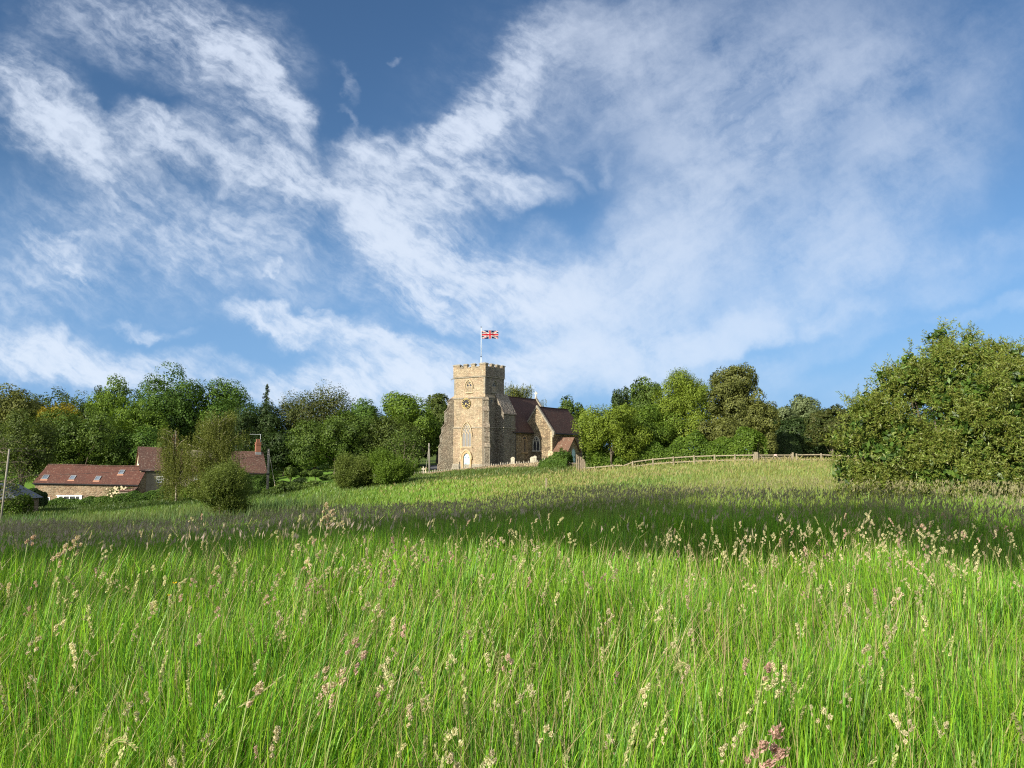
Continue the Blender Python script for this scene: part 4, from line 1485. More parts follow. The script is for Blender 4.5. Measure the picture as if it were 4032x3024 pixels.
# low rail before the porch door
pr = at(2262, 1822, 104)
o = MB()
o.box(-.75, .75, -.03, .03, -.12, 0)
o.box(-.75, .75, -.025, .025, -.5, -.4)
for k_ in range(7): o.box(-.72 + k_ * .23, -.66 + k_ * .23, -.05, -.03, -1.2, .03)
ob = o.build('wicket_gate', M['woodold'])
ob.location = pr
tag(ob, 'small grey wicket gate in front of the porch door', 'gate')
# lone post on the slope
p = at(2151, 1882, 65)
zg_ = z0(p[0], 65)
mb = MB(); wbox(mb, 0, 0, -.3, p[2] - zg_, .12, .12, .2, .03)
ob = mb.build('marker_post', M['wood'], bevel=.01)
ob.location = (p[0], 65, zg_)
tag(ob, 'lone short timber post standing in the meadow below the church', 'post')
p = at(1209, 1897, 119)
mb = MB(); wbox(mb, 0, 0, -.6, .75, .42, .3, .3, .1)
ob = mb.build('stone_bollard', M['grave'], bevel=.04)
ob.location = (p[0], p[1], p[2] - .75)
tag(ob, 'squat pale stone marker at the corner of the mown lawn', 'stone')


# telegraph poles
def tele(px, ptop, pbot, Y, label, rad=.13, lean=0.0, stay=None, arms=True):
    a = at(px, pbot, Y); t_ = at(px, ptop, Y)
    zg = z0(a[0], Y)
    o = empty('telegraph_pole', (a[0], Y, zg), label=label, cat='pole', group='wooden telegraph poles')
    h = t_[2] - zg
    MB().tube([(0, 0, -.5), (lean * h * .5, 0, h * .5), (lean * h, 0, h)], [rad, rad * .88, rad * .72], 9).build('pole', M['polewood'], o, smooth=True)
    if arms:
        mb = MB()
        mb.bar((lean * h - .28, -.1, h - .25), (lean * h, -.1, h - .15), .05, .05)
        mb.bar((lean * h - .25, -.1, h - 1.55), (lean * h, -.1, h - 1.5), .05, .05)
        mb.tube([(0, 0, h * .42), (0, 0, h * .45)], [rad * 1.3] * 2, 8)
        mb.build('bracket', M['iron'], o)
    if stay:
        s_ = at(stay[0], stay[1], Y - 2)
        e = Vector((s_[0] - a[0], -2, z0(s_[0], Y - 2) - zg))
        MB().tube([(lean * h, 0, h - .2), tuple(e)], [.03, .03], 5).build('stay_wire', M['polewood'], o)
        MB().tube([tuple(e), tuple(e.lerp(Vector((lean * h, 0, h - .2)), .22))], [.06, .06], 6).build('stay_guard', M['cream'], o)
    return o


p1 = tele(1053, 1767, 1935, 108, 'grey telegraph pole with a yellow sleeved stay right of the cottage', .20, stay=(1090, 1915))
p2 = tele(1692, 1745, 1852, 118, 'telegraph pole standing left of the church tower beside two stone crosses', .15, lean=-.035, stay=(1675, 1855), arms=False)
p3 = tele(5, 1768, 1985, 75, 'pale leaning telegraph pole at the far left beside the slate roofed shed', .10, lean=.06, arms=False)


def cable(name, label, a, b_, sag, rad=.022):
    a = Vector(a); b_ = Vector(b_)
    pts = []
    for i in range(17):
        t_ = i / 16
        p = a.lerp(b_, t_) - Vector((0, 0, sag * 4 * t_ * (1 - t_)))
        pts.append(tuple(p))
    o = MB().tube(pts, rad, 4).build(name, M['wire'])
    tag(o, label, 'cable')
    return o


cable('overhead_cable', 'thin dark cable sagging across the red barn roof to the telegraph pole', at(1052, 1792, 107.9), at(-200, 1872, 112), 1.0)
cable('overhead_cable', 'thin cable rising from the telegraph pole to the cottage', at(1052, 1770, 107.9), at(1008, 1800, 141), .3)

# ================================================================== cottage and barn
fd = np.array([.848, .53]); bd_ = np.array([-.53, .848])
c0 = at(554, 1846, 128)
cot = empty('cottage', (c0[0], c0[1], -6.4), math.atan2(fd[1], fd[0]), label='two storey stone cottage with a mossy brown tiled roof behind the birches', cat='house')
# local: x along the front (to the right, away), y back, z up
EL = c0[2] + 6.4
RL = at(554, 1762, 130.5)[2] + 6.4
LEN = 20.3
ER = at(1035, 1859, 138.6)[2] + 6.4
RR = at(1001, 1783, 141)[2] + 6.4
DP = 6.0
mb = MB()
mb.hexa([(0, 0, -1), (LEN, 0, -1), (LEN, DP, -1), (0, DP, -1), (0, 0, EL), (LEN, 0, ER), (LEN, DP, ER), (0, DP, EL)])
mb.add([(0, 0, EL), (0, DP, EL), (0, DP / 2, RL), (LEN, 0, ER), (LEN, DP, ER), (LEN, DP / 2, RR)], [(0, 1, 2), (3, 5, 4), (0, 2, 5, 3), (1, 4, 5, 2), (0, 3, 4, 1)])
cwall = mb.build('wall', M['render'], cot)
mb = MB()
mb.hexa([(-.02, .0, -1), (-.004, .0, -1), (-.004, DP, -1), (-.02, DP, -1), (-.02, 0, EL), (-.004, 0, EL), (-.004, DP, EL), (-.02, DP, EL)])
mb.prism([(0, EL), (DP, EL), (DP / 2, RL)], lambda a, b, d: (d, a, b), -.02, -.004)
mb.build('gable_wall', M['cream'], cot)  # paler sheet over the wall, the gable's sunlight put into its colour
mb = MB()
NS = 24
sagf = lambda t_: .10 * math.sin(t_ * 9) - .22 * math.sin(math.pi * t_)
for i in range(NS):
    ta, tb = i / NS, (i + 1) / NS
    xa, xb = -.25 + ta * (LEN + .5), -.25 + tb * (LEN + .5)
    ea, eb = EL + (ER - EL) * ta, EL + (ER - EL) * tb
    ra, rb = RL + (RR - RL) * ta + sagf(ta) + .12, RL + (RR - RL) * tb + sagf(tb) + .12
    k_ = (RL - EL) / (DP / 2) * .3
    mb.hexa([(xa, -.3, ea - k_), (xb, -.3, eb - k_), (xb, DP / 2, rb - .12), (xa, DP / 2, ra - .12), (xa, -.36, ea - k_ + .13), (xb, -.36, eb - k_ + .13), (xb, DP / 2, rb + .05), (xa, DP / 2, ra + .05)])
    mb.hexa([(xa, DP + .3, ea - k_), (xb, DP + .3, eb - k_), (xb, DP / 2, rb - .12), (xa, DP / 2, ra - .12), (xa, DP + .36, ea - k_ + .13), (xb, DP + .36, eb - k_ + .13), (xb, DP / 2, rb + .05), (xa, DP / 2, ra + .05)])
crf = mb.build('roof', M['tileH'], cot)


def chimney(x, zb, h, pots=1, w=.8):
    mb = MB()
    mb.box(x - w / 2, x + w / 2, DP / 2 - w / 2, DP / 2 + w / 2, zb - 1.2, zb + h)
    mb.box(x - w / 2 - .07, x + w / 2 + .07, DP / 2 - w / 2 - .07, DP / 2 + w / 2 + .07, zb + h - .35, zb + h - .22)
    mb.box(x - w / 2 - .05, x + w / 2 + .05, DP / 2 - w / 2 - .05, DP / 2 + w / 2 + .05, zb + h, zb + h + .1)
    for i in range(pots):
        mb.tube([(x + (i - (pots - 1) / 2) * .4, DP / 2, zb + h + .1), (x + (i - (pots - 1) / 2) * .4, DP / 2, zb + h + .7)], [.17, .13], 8)
    ch = mb.build('chimney', M['brick'], crf)
    return ch


chimney(LEN - .7, RR - .1, 1.9, 2, .85)
chimney(5.6, RL - .35, 1.9, 2, .85)
mb = MB()
mb.box(LEN - 1.2, LEN - .2, DP / 2 - .5, DP / 2 + .5, RR - .45, RR + .12)
mb.build('flashing', M['lead'], crf)
mb = MB()
mb.tube([(LEN - .3, DP / 2, RR + 1.2), (LEN - .3, DP / 2, RR + 3.4)], .03, 5)
mb.tube([(LEN - 2.3, DP / 2, RR + 3.35), (LEN - .2, DP / 2, RR + 3.35)], .03, 5)
for k_ in range(7): mb.tube([(LEN - 2.2 + k_ * .28, DP / 2 - .3, RR + 3.36), (LEN - 2.2 + k_ * .28, DP / 2 + .3, RR + 3.36)], .014, 4)
mb.build('aerial', M['pole'], crf)


def sash(parent, x, z, w, h, name='window', cols_=3, rows_=2, y=0.0):
    mb = MB()
    f_ = .09
    for a in ((x, x + w, z, z + f_), (x, x + w, z + h - f_, z + h)): mb.box(a[0], a[1], y - .07, y + .01, a[2], a[3])
    for a in ((x, x + f_), (x + w - f_, x + w)): mb.box(a[0], a[1], y - .068, y + .01, z + f_, z + h - f_)
    for i in range(1, cols_): mb.box(x + w * i / cols_ - .028, x + w * i / cols_ + .028, y - .055, y - .02, z + f_, z + h - f_)
    for i in range(1, rows_): mb.box(x + f_, x + w - f_, y - .06, y - .02, z + h * i / rows_ - .03, z + h * i / rows_ + .03)
    wn = mb.build(name, M['white'], parent)
    mb = MB(); mb.box(x + .02, x + w - .02, y - .018, y - .004, z + .02, z + h - .02)
    mb.build('pane', M['glass'], wn)
    return wn


def on_front(px, py):
    """local x, z on the cottage front for a pixel"""
    r = _fw * F + np.array([px - 2016., 0, 0]) + _up * (1512. - py)
    n_ = np.array([bd_[0], bd_[1], 0])
    o_ = np.array([0, 0, EYE]) - np.array([c0[0], c0[1], -6.4])
    t_ = (0 - o_ @ n_) / (r @ n_)
    p_ = o_ + r * t_
    return float(p_ @ np.array([fd[0], fd[1], 0])), float(p_[2])


for (xa, ya, xb, yb) in ((617, 1876, 644, 1900), (609, 1931, 640, 1951), (765, 1872, 786, 1902), (700, 1932, 728, 1952), (860, 1880, 888, 1904), (855, 1930, 885, 1955)):
    x0_, z1_ = on_front(xa, ya); x1_, z0_ = on_front(xb, yb)
    sash(cot, x0_, z0_, x1_ - x0_, z1_ - z0_)
mb = MB()
mb.box(-.12, -.022, 1.9, 2.9, RL - 2.9, RL - 1.2)
wv = mb.build('gable_window', M['white'], cot)
mb = MB(); mb.box(-.135, -.121, 2.0, 2.8, RL - 2.75, RL - 1.35); mb.build('pane', M['glass'], wv)
x0_, z1_ = on_front(573, 1849)
mb = MB(); mb.box(x0_ - .1, x0_ + .7, -.32, -.2, EL - .34, EL - .2); mb.build('vent_box', M['white'], cot)
mb = MB(); mb.tube([(0, -.42, EL - .35), (LEN, -.42, ER - .35)], .07, 6); mb.tube([(.25, -.1, EL - .4), (.25, -.1, -1)], .05, 6); mb.build('gutter', M['iron'], cot)

# barn
b0 = at(129, 1903, 126); b1 = at(546, 1911, 126)
barn = empty('barn_house', (b0[0], 126, -6.4), math.atan2(0.0, 1), label='long low stone barn house with a plain red tiled roof and roof windows', cat='house')
BL = b1[0] - b0[0]
bzL = b0[2] + 6.4; bzR = b1[2] + 6.4
rz0 = at(141, 1831, 129)[2] + 6.4; rz1 = at(546, 1839, 129)[2] + 6.4
mb = MB()
mb.hexa([(.25, .25, -1), (BL, .25, -1), (BL, 6, -1), (.25, 6, -1), (.25, .25, bzL + .1), (BL, .25, bzR + .1), (BL, 6, bzR + .1), (.25, 6, bzL + .1)])
mb.add([(.25, .25, bzL + .1), (.25, 6, bzL + .1), (.25, 3.1, rz0 - .1), (BL, .25, bzR + .1), (BL, 6, bzR + .1), (BL, 3.1, rz1 - .1)], [(0, 1, 2), (3, 5, 4), (0, 2, 5, 3), (1, 4, 5, 2), (0, 3, 4, 1)])
bw = mb.build('wall', M['barnst'], barn)
mb = MB()
ridge_in = 0.5
for s_ in (0, 1):
    ye, yr = (-.02, 3.1) if s_ == 0 else (6.3, 3.1)
    N_ = 16
    for i in range(N_):
        ta, tb = i / N_, (i + 1) / N_
        xa, xb = ta * BL, tb * BL
        ea, eb = bzL + (bzR - bzL) * ta, bzL + (bzR - bzL) * tb
        ra = rz0 + (rz1 - rz0) * ta + .05 * math.sin(ta * 8); rb = rz0 + (rz1 - rz0) * tb + .05 * math.sin(tb * 8)
        xra = ridge_in * (1 - ta) + xa; xrb = ridge_in * (1 - tb) + xb
        mb.hexa([(xa, ye, ea), (xb, ye, eb), (xrb, yr, rb - .05), (xra, yr, ra - .05), (xa, ye - .03 * (1 - 2 * s_), ea + .13), (xb, ye - .03 * (1 - 2 * s_), eb + .13), (xrb, yr, rb + .08), (xra, yr, ra + .08)])
brf = mb.build('roof', M['tileB'], barn)
mb = MB()
for i in range(44):
    t_ = i / 44
    x_ = ridge_in + t_ * (BL - ridge_in)
    z_ = rz0 + (rz1 - rz0) * t_ + .05 * math.sin(t_ * 8) + .06
    mb.box(x_, x_ + .37, 2.95, 3.25, z_, z_ + .13)
mb.build('ridge_tiles', M['tileH'], brf)
mb = MB(); mb.tube([(0, -.1, bzL - .02), (BL, -.1, bzR - .02)], .09, 6); mb.box(.1, BL, .12, .25, bzL - .30, bzL - .05); mb.build('gutter', M['iron'], barn)
sl = (rz0 - bzL) / 3.12
for (xa, ya, xb, yb) in ((182, 1871, 205, 1890), (289, 1872, 310, 1892), (388, 1875, 408, 1895), (480, 1851, 500, 1871)):
    xc = (xa + xb) / 2
    # find the height on the slope whose projection is the pixel row
    best = None
    for f_ in np.linspace(0.02, .98, 300):
        yy_ = 3.1 * f_; zz_ = (bzL + (bzR - bzL) * (xc - 129) / 417) + sl * yy_ - 6.4
        row = 1790 - (zz_ - EYE) / (126 + yy_) * F
        if best is None or abs(row - (ya + yb) / 2) < best[0]: best = (abs(row - (ya + yb) / 2), yy_, zz_)
    yy_, zz_ = best[1], best[2]
    X0 = (xa - 2016) / F * (126 + yy_) - b0[0]; X1 = (xb - 2016) / F * (126 + yy_) - b0[0]
    hh = .48
    n_ = Vector((0, -sl, 1)).normalized(); tn = Vector((0, 1, sl)).normalized()
    c_ = Vector((0, yy_, zz_ + 6.4)) + n_ * .14

    def rw(mb, x0, x1, s0, s1, d0, d1):
        P_ = lambda x, s_, d: tuple(Vector((x, 0, 0)) + c_ + tn * s_ + n_ * d)
        mb.hexa([P_(x0, s0, d0), P_(x1, s0, d0), P_(x1, s1, d0), P_(x0, s1, d0), P_(x0, s0, d1), P_(x1, s0, d1), P_(x1, s1, d1), P_(x0, s1, d1)])
    mb = MB()
    rw(mb, X0, X1, -hh, -hh + .1, -.02, .10); rw(mb, X0, X1, hh - .1, hh, -.02, .10); rw(mb, X0, X0 + .1, -hh + .1, hh - .1, -.02, .10); rw(mb, X1 - .1, X1, -hh + .1, hh - .1, -.02, .10)
    sk = mb.build('roof_window', M['lead'], barn)
    mb = MB(); rw(mb, X0 + .08, X1 - .08, -hh + .08, hh - .08, .0, .05); mb.build('pane', M['skyglass'], sk)
    mb = MB(); rw(mb, X0 - .1, X1 + .1, -hh - .3, -hh - .02, -.04, .03); mb.build('apron', pmat('pale patched tiles', (.38, .20, .13), .9), sk)
# glazed doors and window
xa, xb = b0[0] * 0 + (241 - 2016) / F * 126.1 - b0[0], (337 - 2016) / F * 126.1 - b0[0]
zt_ = at(289, 1952, 126.1)[2] + 6.4
mb = MB()
mb.box(xa, xb, .12, .22, zt_ - .12, zt_); mb.box(xa - .08, xb + .08, .02, .2, zt_ + .0, zt_ + .10)
W4 = (xb - xa) / 4
for i in range(5): mb.box(xa + i * W4 - (.35 if i in (0, 4) else .12) * (0 if i == 0 else .5 if i < 4 else 1), xa + i * W4 + (.35 if i in (0,) else .12) * (1 if i == 0 else .5 if i < 4 else 0), .10, .22, zt_ - 2.1, zt_ - .12)
mb.box(xa, xb, .11, .2, zt_ - 2.3, zt_ - 1.6)
dd_ = mb.build('glazed_door', M['white'], barn)
mb = MB(); mb.box(xa + .1, xb - .1, .19, .24, zt_ - 2.0, zt_ - .1); mb.build('pane', M['glass'], dd_)
xw = (190 - 2016) / F * 126.1 - b0[0]
sash(barn, xw, zt_ - 1.0, .9, .75, cols_=2, rows_=1, y=.24)
# link roof between barn and cottage
xq = (487 - 2016) / F * 125.5 - b0[0]; xr_ = (548 - 2016) / F * 125.5 - b0[0]
zq = at(487, 1919, 126)[2] + 6.4; zr_ = at(487, 1935, 124.8)[2] + 6.4
mb = MB(); mb.hexa([(xq, -1.2, zr_), (xr_, -1.2, zr_), (xr_, .3, zq), (xq, .3, zq), (xq, -1.2, zr_ + .1), (xr_, -1.2, zr_ + .1), (xr_, .3, zq + .1), (xq, .3, zq + .1)])
lk = mb.build('lean_to_roof', M['tileH'], barn)
mb = MB(); mb.box(xq + .05, xr_ - .05, -1.0, .24, -1, zr_ - .02); mb.build('lean_to_wall', M['render'], barn)

# slate shed far left
s0_ = at(85, 1962, 96)
sh = empty('slate_shed', (s0_[0] - 4.5, 96, z0(s0_[0], 96)), label='low shed with a blue grey slate roof at the far left edge', cat='shed')
zs_ = s0_[2] - sh.location[2]
mb = MB(); mb.box(-4, 4.2, 0, 4, -.5, max(zs_ - .1, .3)); mb.build('wall', M['barnst'], sh)
mb = MB(); mb.prism([(-4.5, zs_ - .1), (4.6, zs_ - .1), (1.3, zs_ + 1.6), (-4.5, zs_ + 1.9)], lambda a, b, d: (a, d * 1.0, b), -.3, 4.3); mb.build('roof', M['slate'], sh)

# ================================================================== trees
GL_ = 'trees of the wood behind the cottage and church'
GR_ = 'trees to the right of the church'
V = vx
# far fill of the hillside wood
tree('broadleaf_tree', 'olive brown tree on the hillside at the far left skyline', V(105), V(846) , V(100), 205, 'olive', 11000, .50, cb=.05, nl=34, group=GL_)
tree('broadleaf_tree', 'dull green tree on the skyline at the left frame edge', V(20), V(838), V(70), 190, 'brown', 9000, .48, cb=.05, nl=28, group=GL_)
tree('conifer', 'dark pointed conifer between the golden tree and the tall green trees', V(203), V(836), V(30), 195, 'dark', 5000, .34, cb=.05, nl=22, group=GL_, lobe=(.16, .30), leaf='needle')
tree('golden_tree', 'yellow gold leaved tree above the barn roof in the left wood', V(128), V(874), V(44), 165, 'gold', 7000, .36, cb=.2, nl=26, group=GL_)
tree('broadleaf_tree', 'tall bright green tree left of the highest tree of the left wood', V(252), V(818), V(56), 172, 'fresh', 13000, .38, cb=.08, nl=40, group=GL_, lobe=(.27, .42))
tree('broadleaf_tree', 'highest broad green tree of the left wood', V(365), V(796), V(74), 170, 'green', 17000, .38, cb=.05, nl=48, group=GL_, lobe=(.25, .40))
tree('broadleaf_tree', 'wide green tree sloping down to the spiky conifer', V(468), V(822), V(72), 172, 'green', 15000, .38, cb=.05, nl=46, group=GL_, lobe=(.25, .40))
tree('broadleaf_tree', 'fresh green tree low down between the two tallest left trees', V(300), V(868), V(60), 160, 'fresh', 10000, .36, cb=.03, nl=34, group=GL_)
tree('broadleaf_tree', 'grey green rounded tree directly behind the barn roof', V(180), V(885), V(96), 150, 'bush', 15000, .36, cb=.1, nl=42, group=GL_, lobe=(.25, .40))
tree('broadleaf_tree', 'dark green tree behind the left end of the cottage roof', V(330), V(925), V(70), 152, 'green', 8000, .36, cb=.02, nl=28, group=GL_)
tree('broadleaf_tree', 'olive tree overhanging the lawn at the left frame edge', V(52), V(890), V(70), 130, 'olive', 10000, .30, cb=.22, nl=30, group=GL_, ragged=.3)
tree('broadleaf_tree', 'dark tree behind the cottage chimney', V(560), V(872), V(58), 163, 'dark', 9000, .38, cb=.02, nl=30, group=GL_)
tree('broadleaf_tree', 'dark green low tree right of the telegraph pole by the cottage', V(615), V(930), V(62), 150, 'dark', 8000, .38, cb=.02, nl=28, group=GL_)
tree('broadleaf_tree', 'dark reddish green feathery tree right of the spiky conifer', V(682), V(842), V(84), 168, 'russet', 15000, .36, cb=.03, nl=46, group=GL_, lobe=(.25, .40), ragged=.28)
tree('broadleaf_tree', 'broad olive green tree above the mown lawn', V(725), V(892), V(84), 138, 'bush', 17000, .32, cb=.02, nl=46, group=GL_, lobe=(.25, .40))
tree('broadleaf_tree', 'mid green tree between the olive tree and the round crowned one', V(790), V(868), V(50), 150, 'green', 10000, .34, cb=.03, nl=34, group=GL_)
tree('broadleaf_tree', 'round crowned fresh green tree left of the church tower', V(880), V(852), V(60), 148, 'fresh', 14000, .34, cb=.06, nl=42, group=GL_, lobe=(.27, .42))
tree('broadleaf_tree', 'dark olive tree with bare lower branches behind the crosses', V(845), V(900), V(64), 140, 'olive', 9000, .32, cb=.10, nl=34, group=GL_, ragged=.3)
tree('broadleaf_tree', 'tall dull green tree touching the left side of the church tower', V(945), V(852), V(34), 165, 'olive', 9000, .36, cb=.04, nl=34, group=GL_, lobe=(.22, .4))
tree('broadleaf_tree', 'dark low tree behind the telegraph pole by the tower', V(905), V(905), V(55), 152, 'dark', 7000, .36, cb=.04, nl=26, group=GL_)
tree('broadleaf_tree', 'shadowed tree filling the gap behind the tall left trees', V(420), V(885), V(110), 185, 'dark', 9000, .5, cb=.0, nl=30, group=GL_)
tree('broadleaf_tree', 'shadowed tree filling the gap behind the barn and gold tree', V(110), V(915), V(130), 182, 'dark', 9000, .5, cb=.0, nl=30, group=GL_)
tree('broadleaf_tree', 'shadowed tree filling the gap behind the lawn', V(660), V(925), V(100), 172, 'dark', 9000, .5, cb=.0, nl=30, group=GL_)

# the wood runs on past both edges of the view
tree('broadleaf_tree', 'dull green tree just outside the view at the left end of the wood', V(-150), V(850), V(90), 160, 'bush', 6000, .42, cb=.03, nl=30, group=GL_)
tree('broadleaf_tree', 'dark tree further outside the view at the left end of the wood', V(-340), V(840), V(110), 165, 'dark', 6000, .45, cb=.02, nl=30, group=GL_)
tree('broadleaf_tree', 'green tree hidden behind the big willow shrub', V(2010), V(880), V(100), 140, 'bush', 5000, .42, cb=.02, nl=30, group=GR_)
tree('broadleaf_tree', 'green tree behind the right end of the willow shrub', V(2240), V(870), V(120), 135, 'green', 5000, .42, cb=.02, nl=30, group=GR_)

# sparse spire conifer
def spire(px, ptop, hw, Y, label, group):
    r = np.random.RandomState(31)
    X, _, zg = place(px, Y)
    H = at(px, ptop, Y)[2] - zg
    o = empty('spruce', (X, Y, zg), 0, label=label, cat='tree', group=group)
    MB().tube([(0, 0, -.3), (0, 0, H * .6), (.1, 0, H)], [.3, .14, .02], 6).build('trunk', M['bark'], o, smooth=True)
    Pc, Ax = [], []
    W = hw / F * Y
    for i in range(150):
        s_ = (i / 150) ** .9
        z = H * (.15 + .84 * s_)
        L_ = W * (1 - s_) ** .75 * (.55 + .6 * r.rand()) + .15
        a = r.rand() * 6.28
        k = int(10 + 42 * L_ / W)
        t_ = r.rand(k)
        rad = L_ * t_
        Pc.append(np.stack([math.cos(a) * rad, math.sin(a) * rad, z - .28 * rad + .12 * rad ** 2 / max(L_, .1) - .1 * r.rand(k)], 1) + r.normal(size=(k, 3)) * .10)
        Ax.append(np.tile([math.cos(a), math.sin(a), -.5], (k, 1)))
    Pc = np.concatenate(Pc); Ax = np.concatenate(Ax)
    n = len(Pc)
    v, q_, c_ = leaves(Pc, rand_dir(r, n) + np.array([0, 0, .6]), .38 * (.6 + .8 * r.rand(n)), .35, palette(r, n, PAL['dark']), r, axis=Ax + r.normal(size=(n, 3)) * .4)
    mesh_np('crown', v, quads=q_, col=c_, mat=M['needle'], parent=o)


spire(V(575), V(828), V(30), 178, 'sparse spire shaped conifer rising above the left wood skyline', GL_)


# weeping birches
def birch(px, ptop, hw, Y, label, n_str=700, seed=3, group='birches in front of the cottage', base_off=0.0, cb=.03, name='birch_tree'):
    r = np.random.RandomState(seed)
    X, _, zg = place(px, Y)
    H = at(px, ptop, Y)[2] - zg
    W = hw / F * Y
    o = empty(name, (X, Y, zg), 0, label=label, cat='tree', group=group)
    mb = MB()
    tips = []
    tp = [(base_off, 0, -.4), (base_off * .6 + .1, 0, H * .25), (.0, .05, H * .5), (.12, 0, H * .66), (-.05, 0, H * .80)]
    mb.tube(tp, [.17, .14, .10, .06, .02], 7)
    for i in range(26):
        s_ = .22 + .70 * (i / 26)
        a = r.rand() * 6.28
        p0_ = Vector(tp[0]).lerp(Vector(tp[-1]), s_)
        p0_ = Vector((np.interp(s_ * H * .80, [-.4, H * .25, H * .5, H * .66, H * .80], [q_[0] for q_ in tp]), 0, s_ * H * .80))
        ln_ = W * (1.05 - .55 * max(0, (s_ - .55) / .45)) * (.55 + .45 * r.rand())
        e = p0_ + Vector((math.cos(a) * ln_, math.sin(a) * ln_, ln_ * (.55 + .5 * r.rand())))
        if e.z > H * .98: e.z = H * .98 - .3 * r.rand()
        m_ = (p0_ + e) / 2 + Vector((0, 0, .15 * ln_))
        mb.tube([p0_, m_, e], [.06, .035, .012], 5)
        for k in range(5): tips.append(p0_.lerp(m_, .6).lerp(e, k / 4))
    mb.build('trunk', M['birch'], o, smooth=True)
    T_ = np.array([tuple(t_) for t_ in tips])
    idx = r.randint(0, len(T_), n_str)
    per = 26
    st = T_[idx] + r.normal(size=(n_str, 3)) * [W * .13, W * .13, .45]
    ln_ = (.8 + 3.2 * r.rand(n_str) ** 1.2) * (H / 9)
    out_ = r.normal(size=(n_str, 2)) * .22
    t_ = np.linspace(0, 1, per)[None, :] + r.rand(n_str, per) * .04
    Pc = np.stack([st[:, 0:1] + out_[:, 0:1] * t_ + .06 * r.normal(size=t_.shape), st[:, 1:2] + out_[:, 1:2] * t_ + .06 * r.normal(size=t_.shape), st[:, 2:3] + .25 * np.sin(t_ * 2.2) - ln_[:, None] * t_ ** 1.2], 2).reshape(-1, 3)
    n = len(Pc)
    cl = np.repeat(r.rand(n_str), per)
    kp = (Pc[:, 2] > cb * H) & (Pc[:, 2] < H * 1.01)
    Pc = Pc[kp]
    cl = cl[kp]; n = len(Pc)
    v, q_, c_ = leaves(Pc, rand_dir(r, n), (.0013 * Y) * (.6 + .8 * r.rand(n)), .6, palette(r, n, PAL['birch'], cl), r, droop=1.0)
    mesh_np('crown', v, quads=q_, col=c_, mat=M['leaf'], parent=o)


birch(V(472), V(852), V(62), 104, 'taller weeping birch with pale trunk in front of the cottage', 2300, 3, base_off=-.6)
birch(V(380), V(890), V(42), 106, 'smaller weeping birch left of the taller one before the cottage', 1000, 8, base_off=.5)
birch(V(1127), V(792), V(50), 150, 'loose olive birch rising behind the nave roof beside the tower', 2200, 12, group=GR_, name='birch_tree')

# trees right of the church
tree('broadleaf_tree', 'dark green tree behind the chapel roof and cross', V(1229), V(862), V(34), 152, 'bush', 9000, .34, cb=.05, nl=34, group=GR_, lobe=(.22, .4))
tree('broadleaf_tree', 'shaded tree low behind the east end of the church', V(1262), V(905), V(34), 158, 'green', 5000, .34, cb=.0, nl=22, group=GR_)
tree('young_ash_tree', 'bright green young tree growing through the fence next to the porch', V(1318), V(878), V(70), 93.5, 'bright', 15000, .24, cb=.16, nl=44, group=GR_, lobe=(.27, .42), aspect=.45, trunk_r=.16, ragged=.28)
tree('yew_tree', 'narrow dark columnar yew on the right group skyline', V(1335), V(843), V(12), 128, 'dark', 4500, .26, cb=.05, nl=22, group=GR_, leaf='needle', lobe=(.3, .5))
tree('yew_tree', 'second narrow dark columnar yew tucked beside the first', V(1350), V(838), V(10), 131, 'dark', 4000, .26, cb=.05, nl=22, group=GR_, leaf='needle', lobe=(.3, .5))
tree('broadleaf_tree', 'dark leaved tree on the skyline left of the tall bright willow', V(1395), V(820), V(52), 122, 'bush', 11000, .30, cb=.05, nl=38, group=GR_)
tree('willow_tree', 'tall bright green willow in the middle of the right group', V(1478), V(802), V(64), 100, 'bright', 18000, .24, cb=.10, nl=52, group=GR_, lobe=(.24, .38), aspect=.4, ragged=.3)
tree('broadleaf_tree', 'green tree in the middle behind the fence between the two bright ones', V(1400), V(878), V(64), 99, 'fresh', 14000, .24, cb=.0, nl=44, group=GR_, lobe=(.25, .38), aspect=.5)
tree('maple_tree', 'large olive brown tree with a rounded top at the right of the group', V(1590), V(793), V(58), 100, [(.055, .068, .020), (.10, .118, .030), (.15, .165, .045), (.19, .215, .065)], 20000, .25, cb=.08, nl=56, group=GR_, lobe=(.24, .37))
tree('maple_tree', 'lower olive brown tree at the right foot of the large one', V(1640), V(868), V(38), 99, 'brown', 9000, .24, cb=.04, nl=32, group=GR_)
tree('broadleaf_tree', 'grey green tree low in front between willow and olive brown tree', V(1560), V(905), V(52), 96, 'brown', 10000, .24, cb=.0, nl=34, group=GR_)
tree('broadleaf_tree', 'grey green round topped tree above the dark gap by the gate', V(1738), V(856), V(46), 142, 'grey', 11000, .34, cb=.05, nl=36, group=GR_, lobe=(.28, .42))
tree('broadleaf_tree', 'bluish green tree behind the right edge of the olive brown tree', V(1690), V(880), V(36), 135, 'grey', 7000, .32, cb=.0, nl=28, group=GR_)
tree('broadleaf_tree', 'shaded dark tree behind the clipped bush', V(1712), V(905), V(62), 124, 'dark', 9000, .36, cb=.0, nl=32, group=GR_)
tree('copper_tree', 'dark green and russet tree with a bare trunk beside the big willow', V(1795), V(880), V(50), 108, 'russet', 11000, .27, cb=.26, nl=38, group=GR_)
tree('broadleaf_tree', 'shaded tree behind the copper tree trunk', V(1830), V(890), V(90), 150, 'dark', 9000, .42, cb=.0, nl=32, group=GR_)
r_ = np.random.RandomState(3)


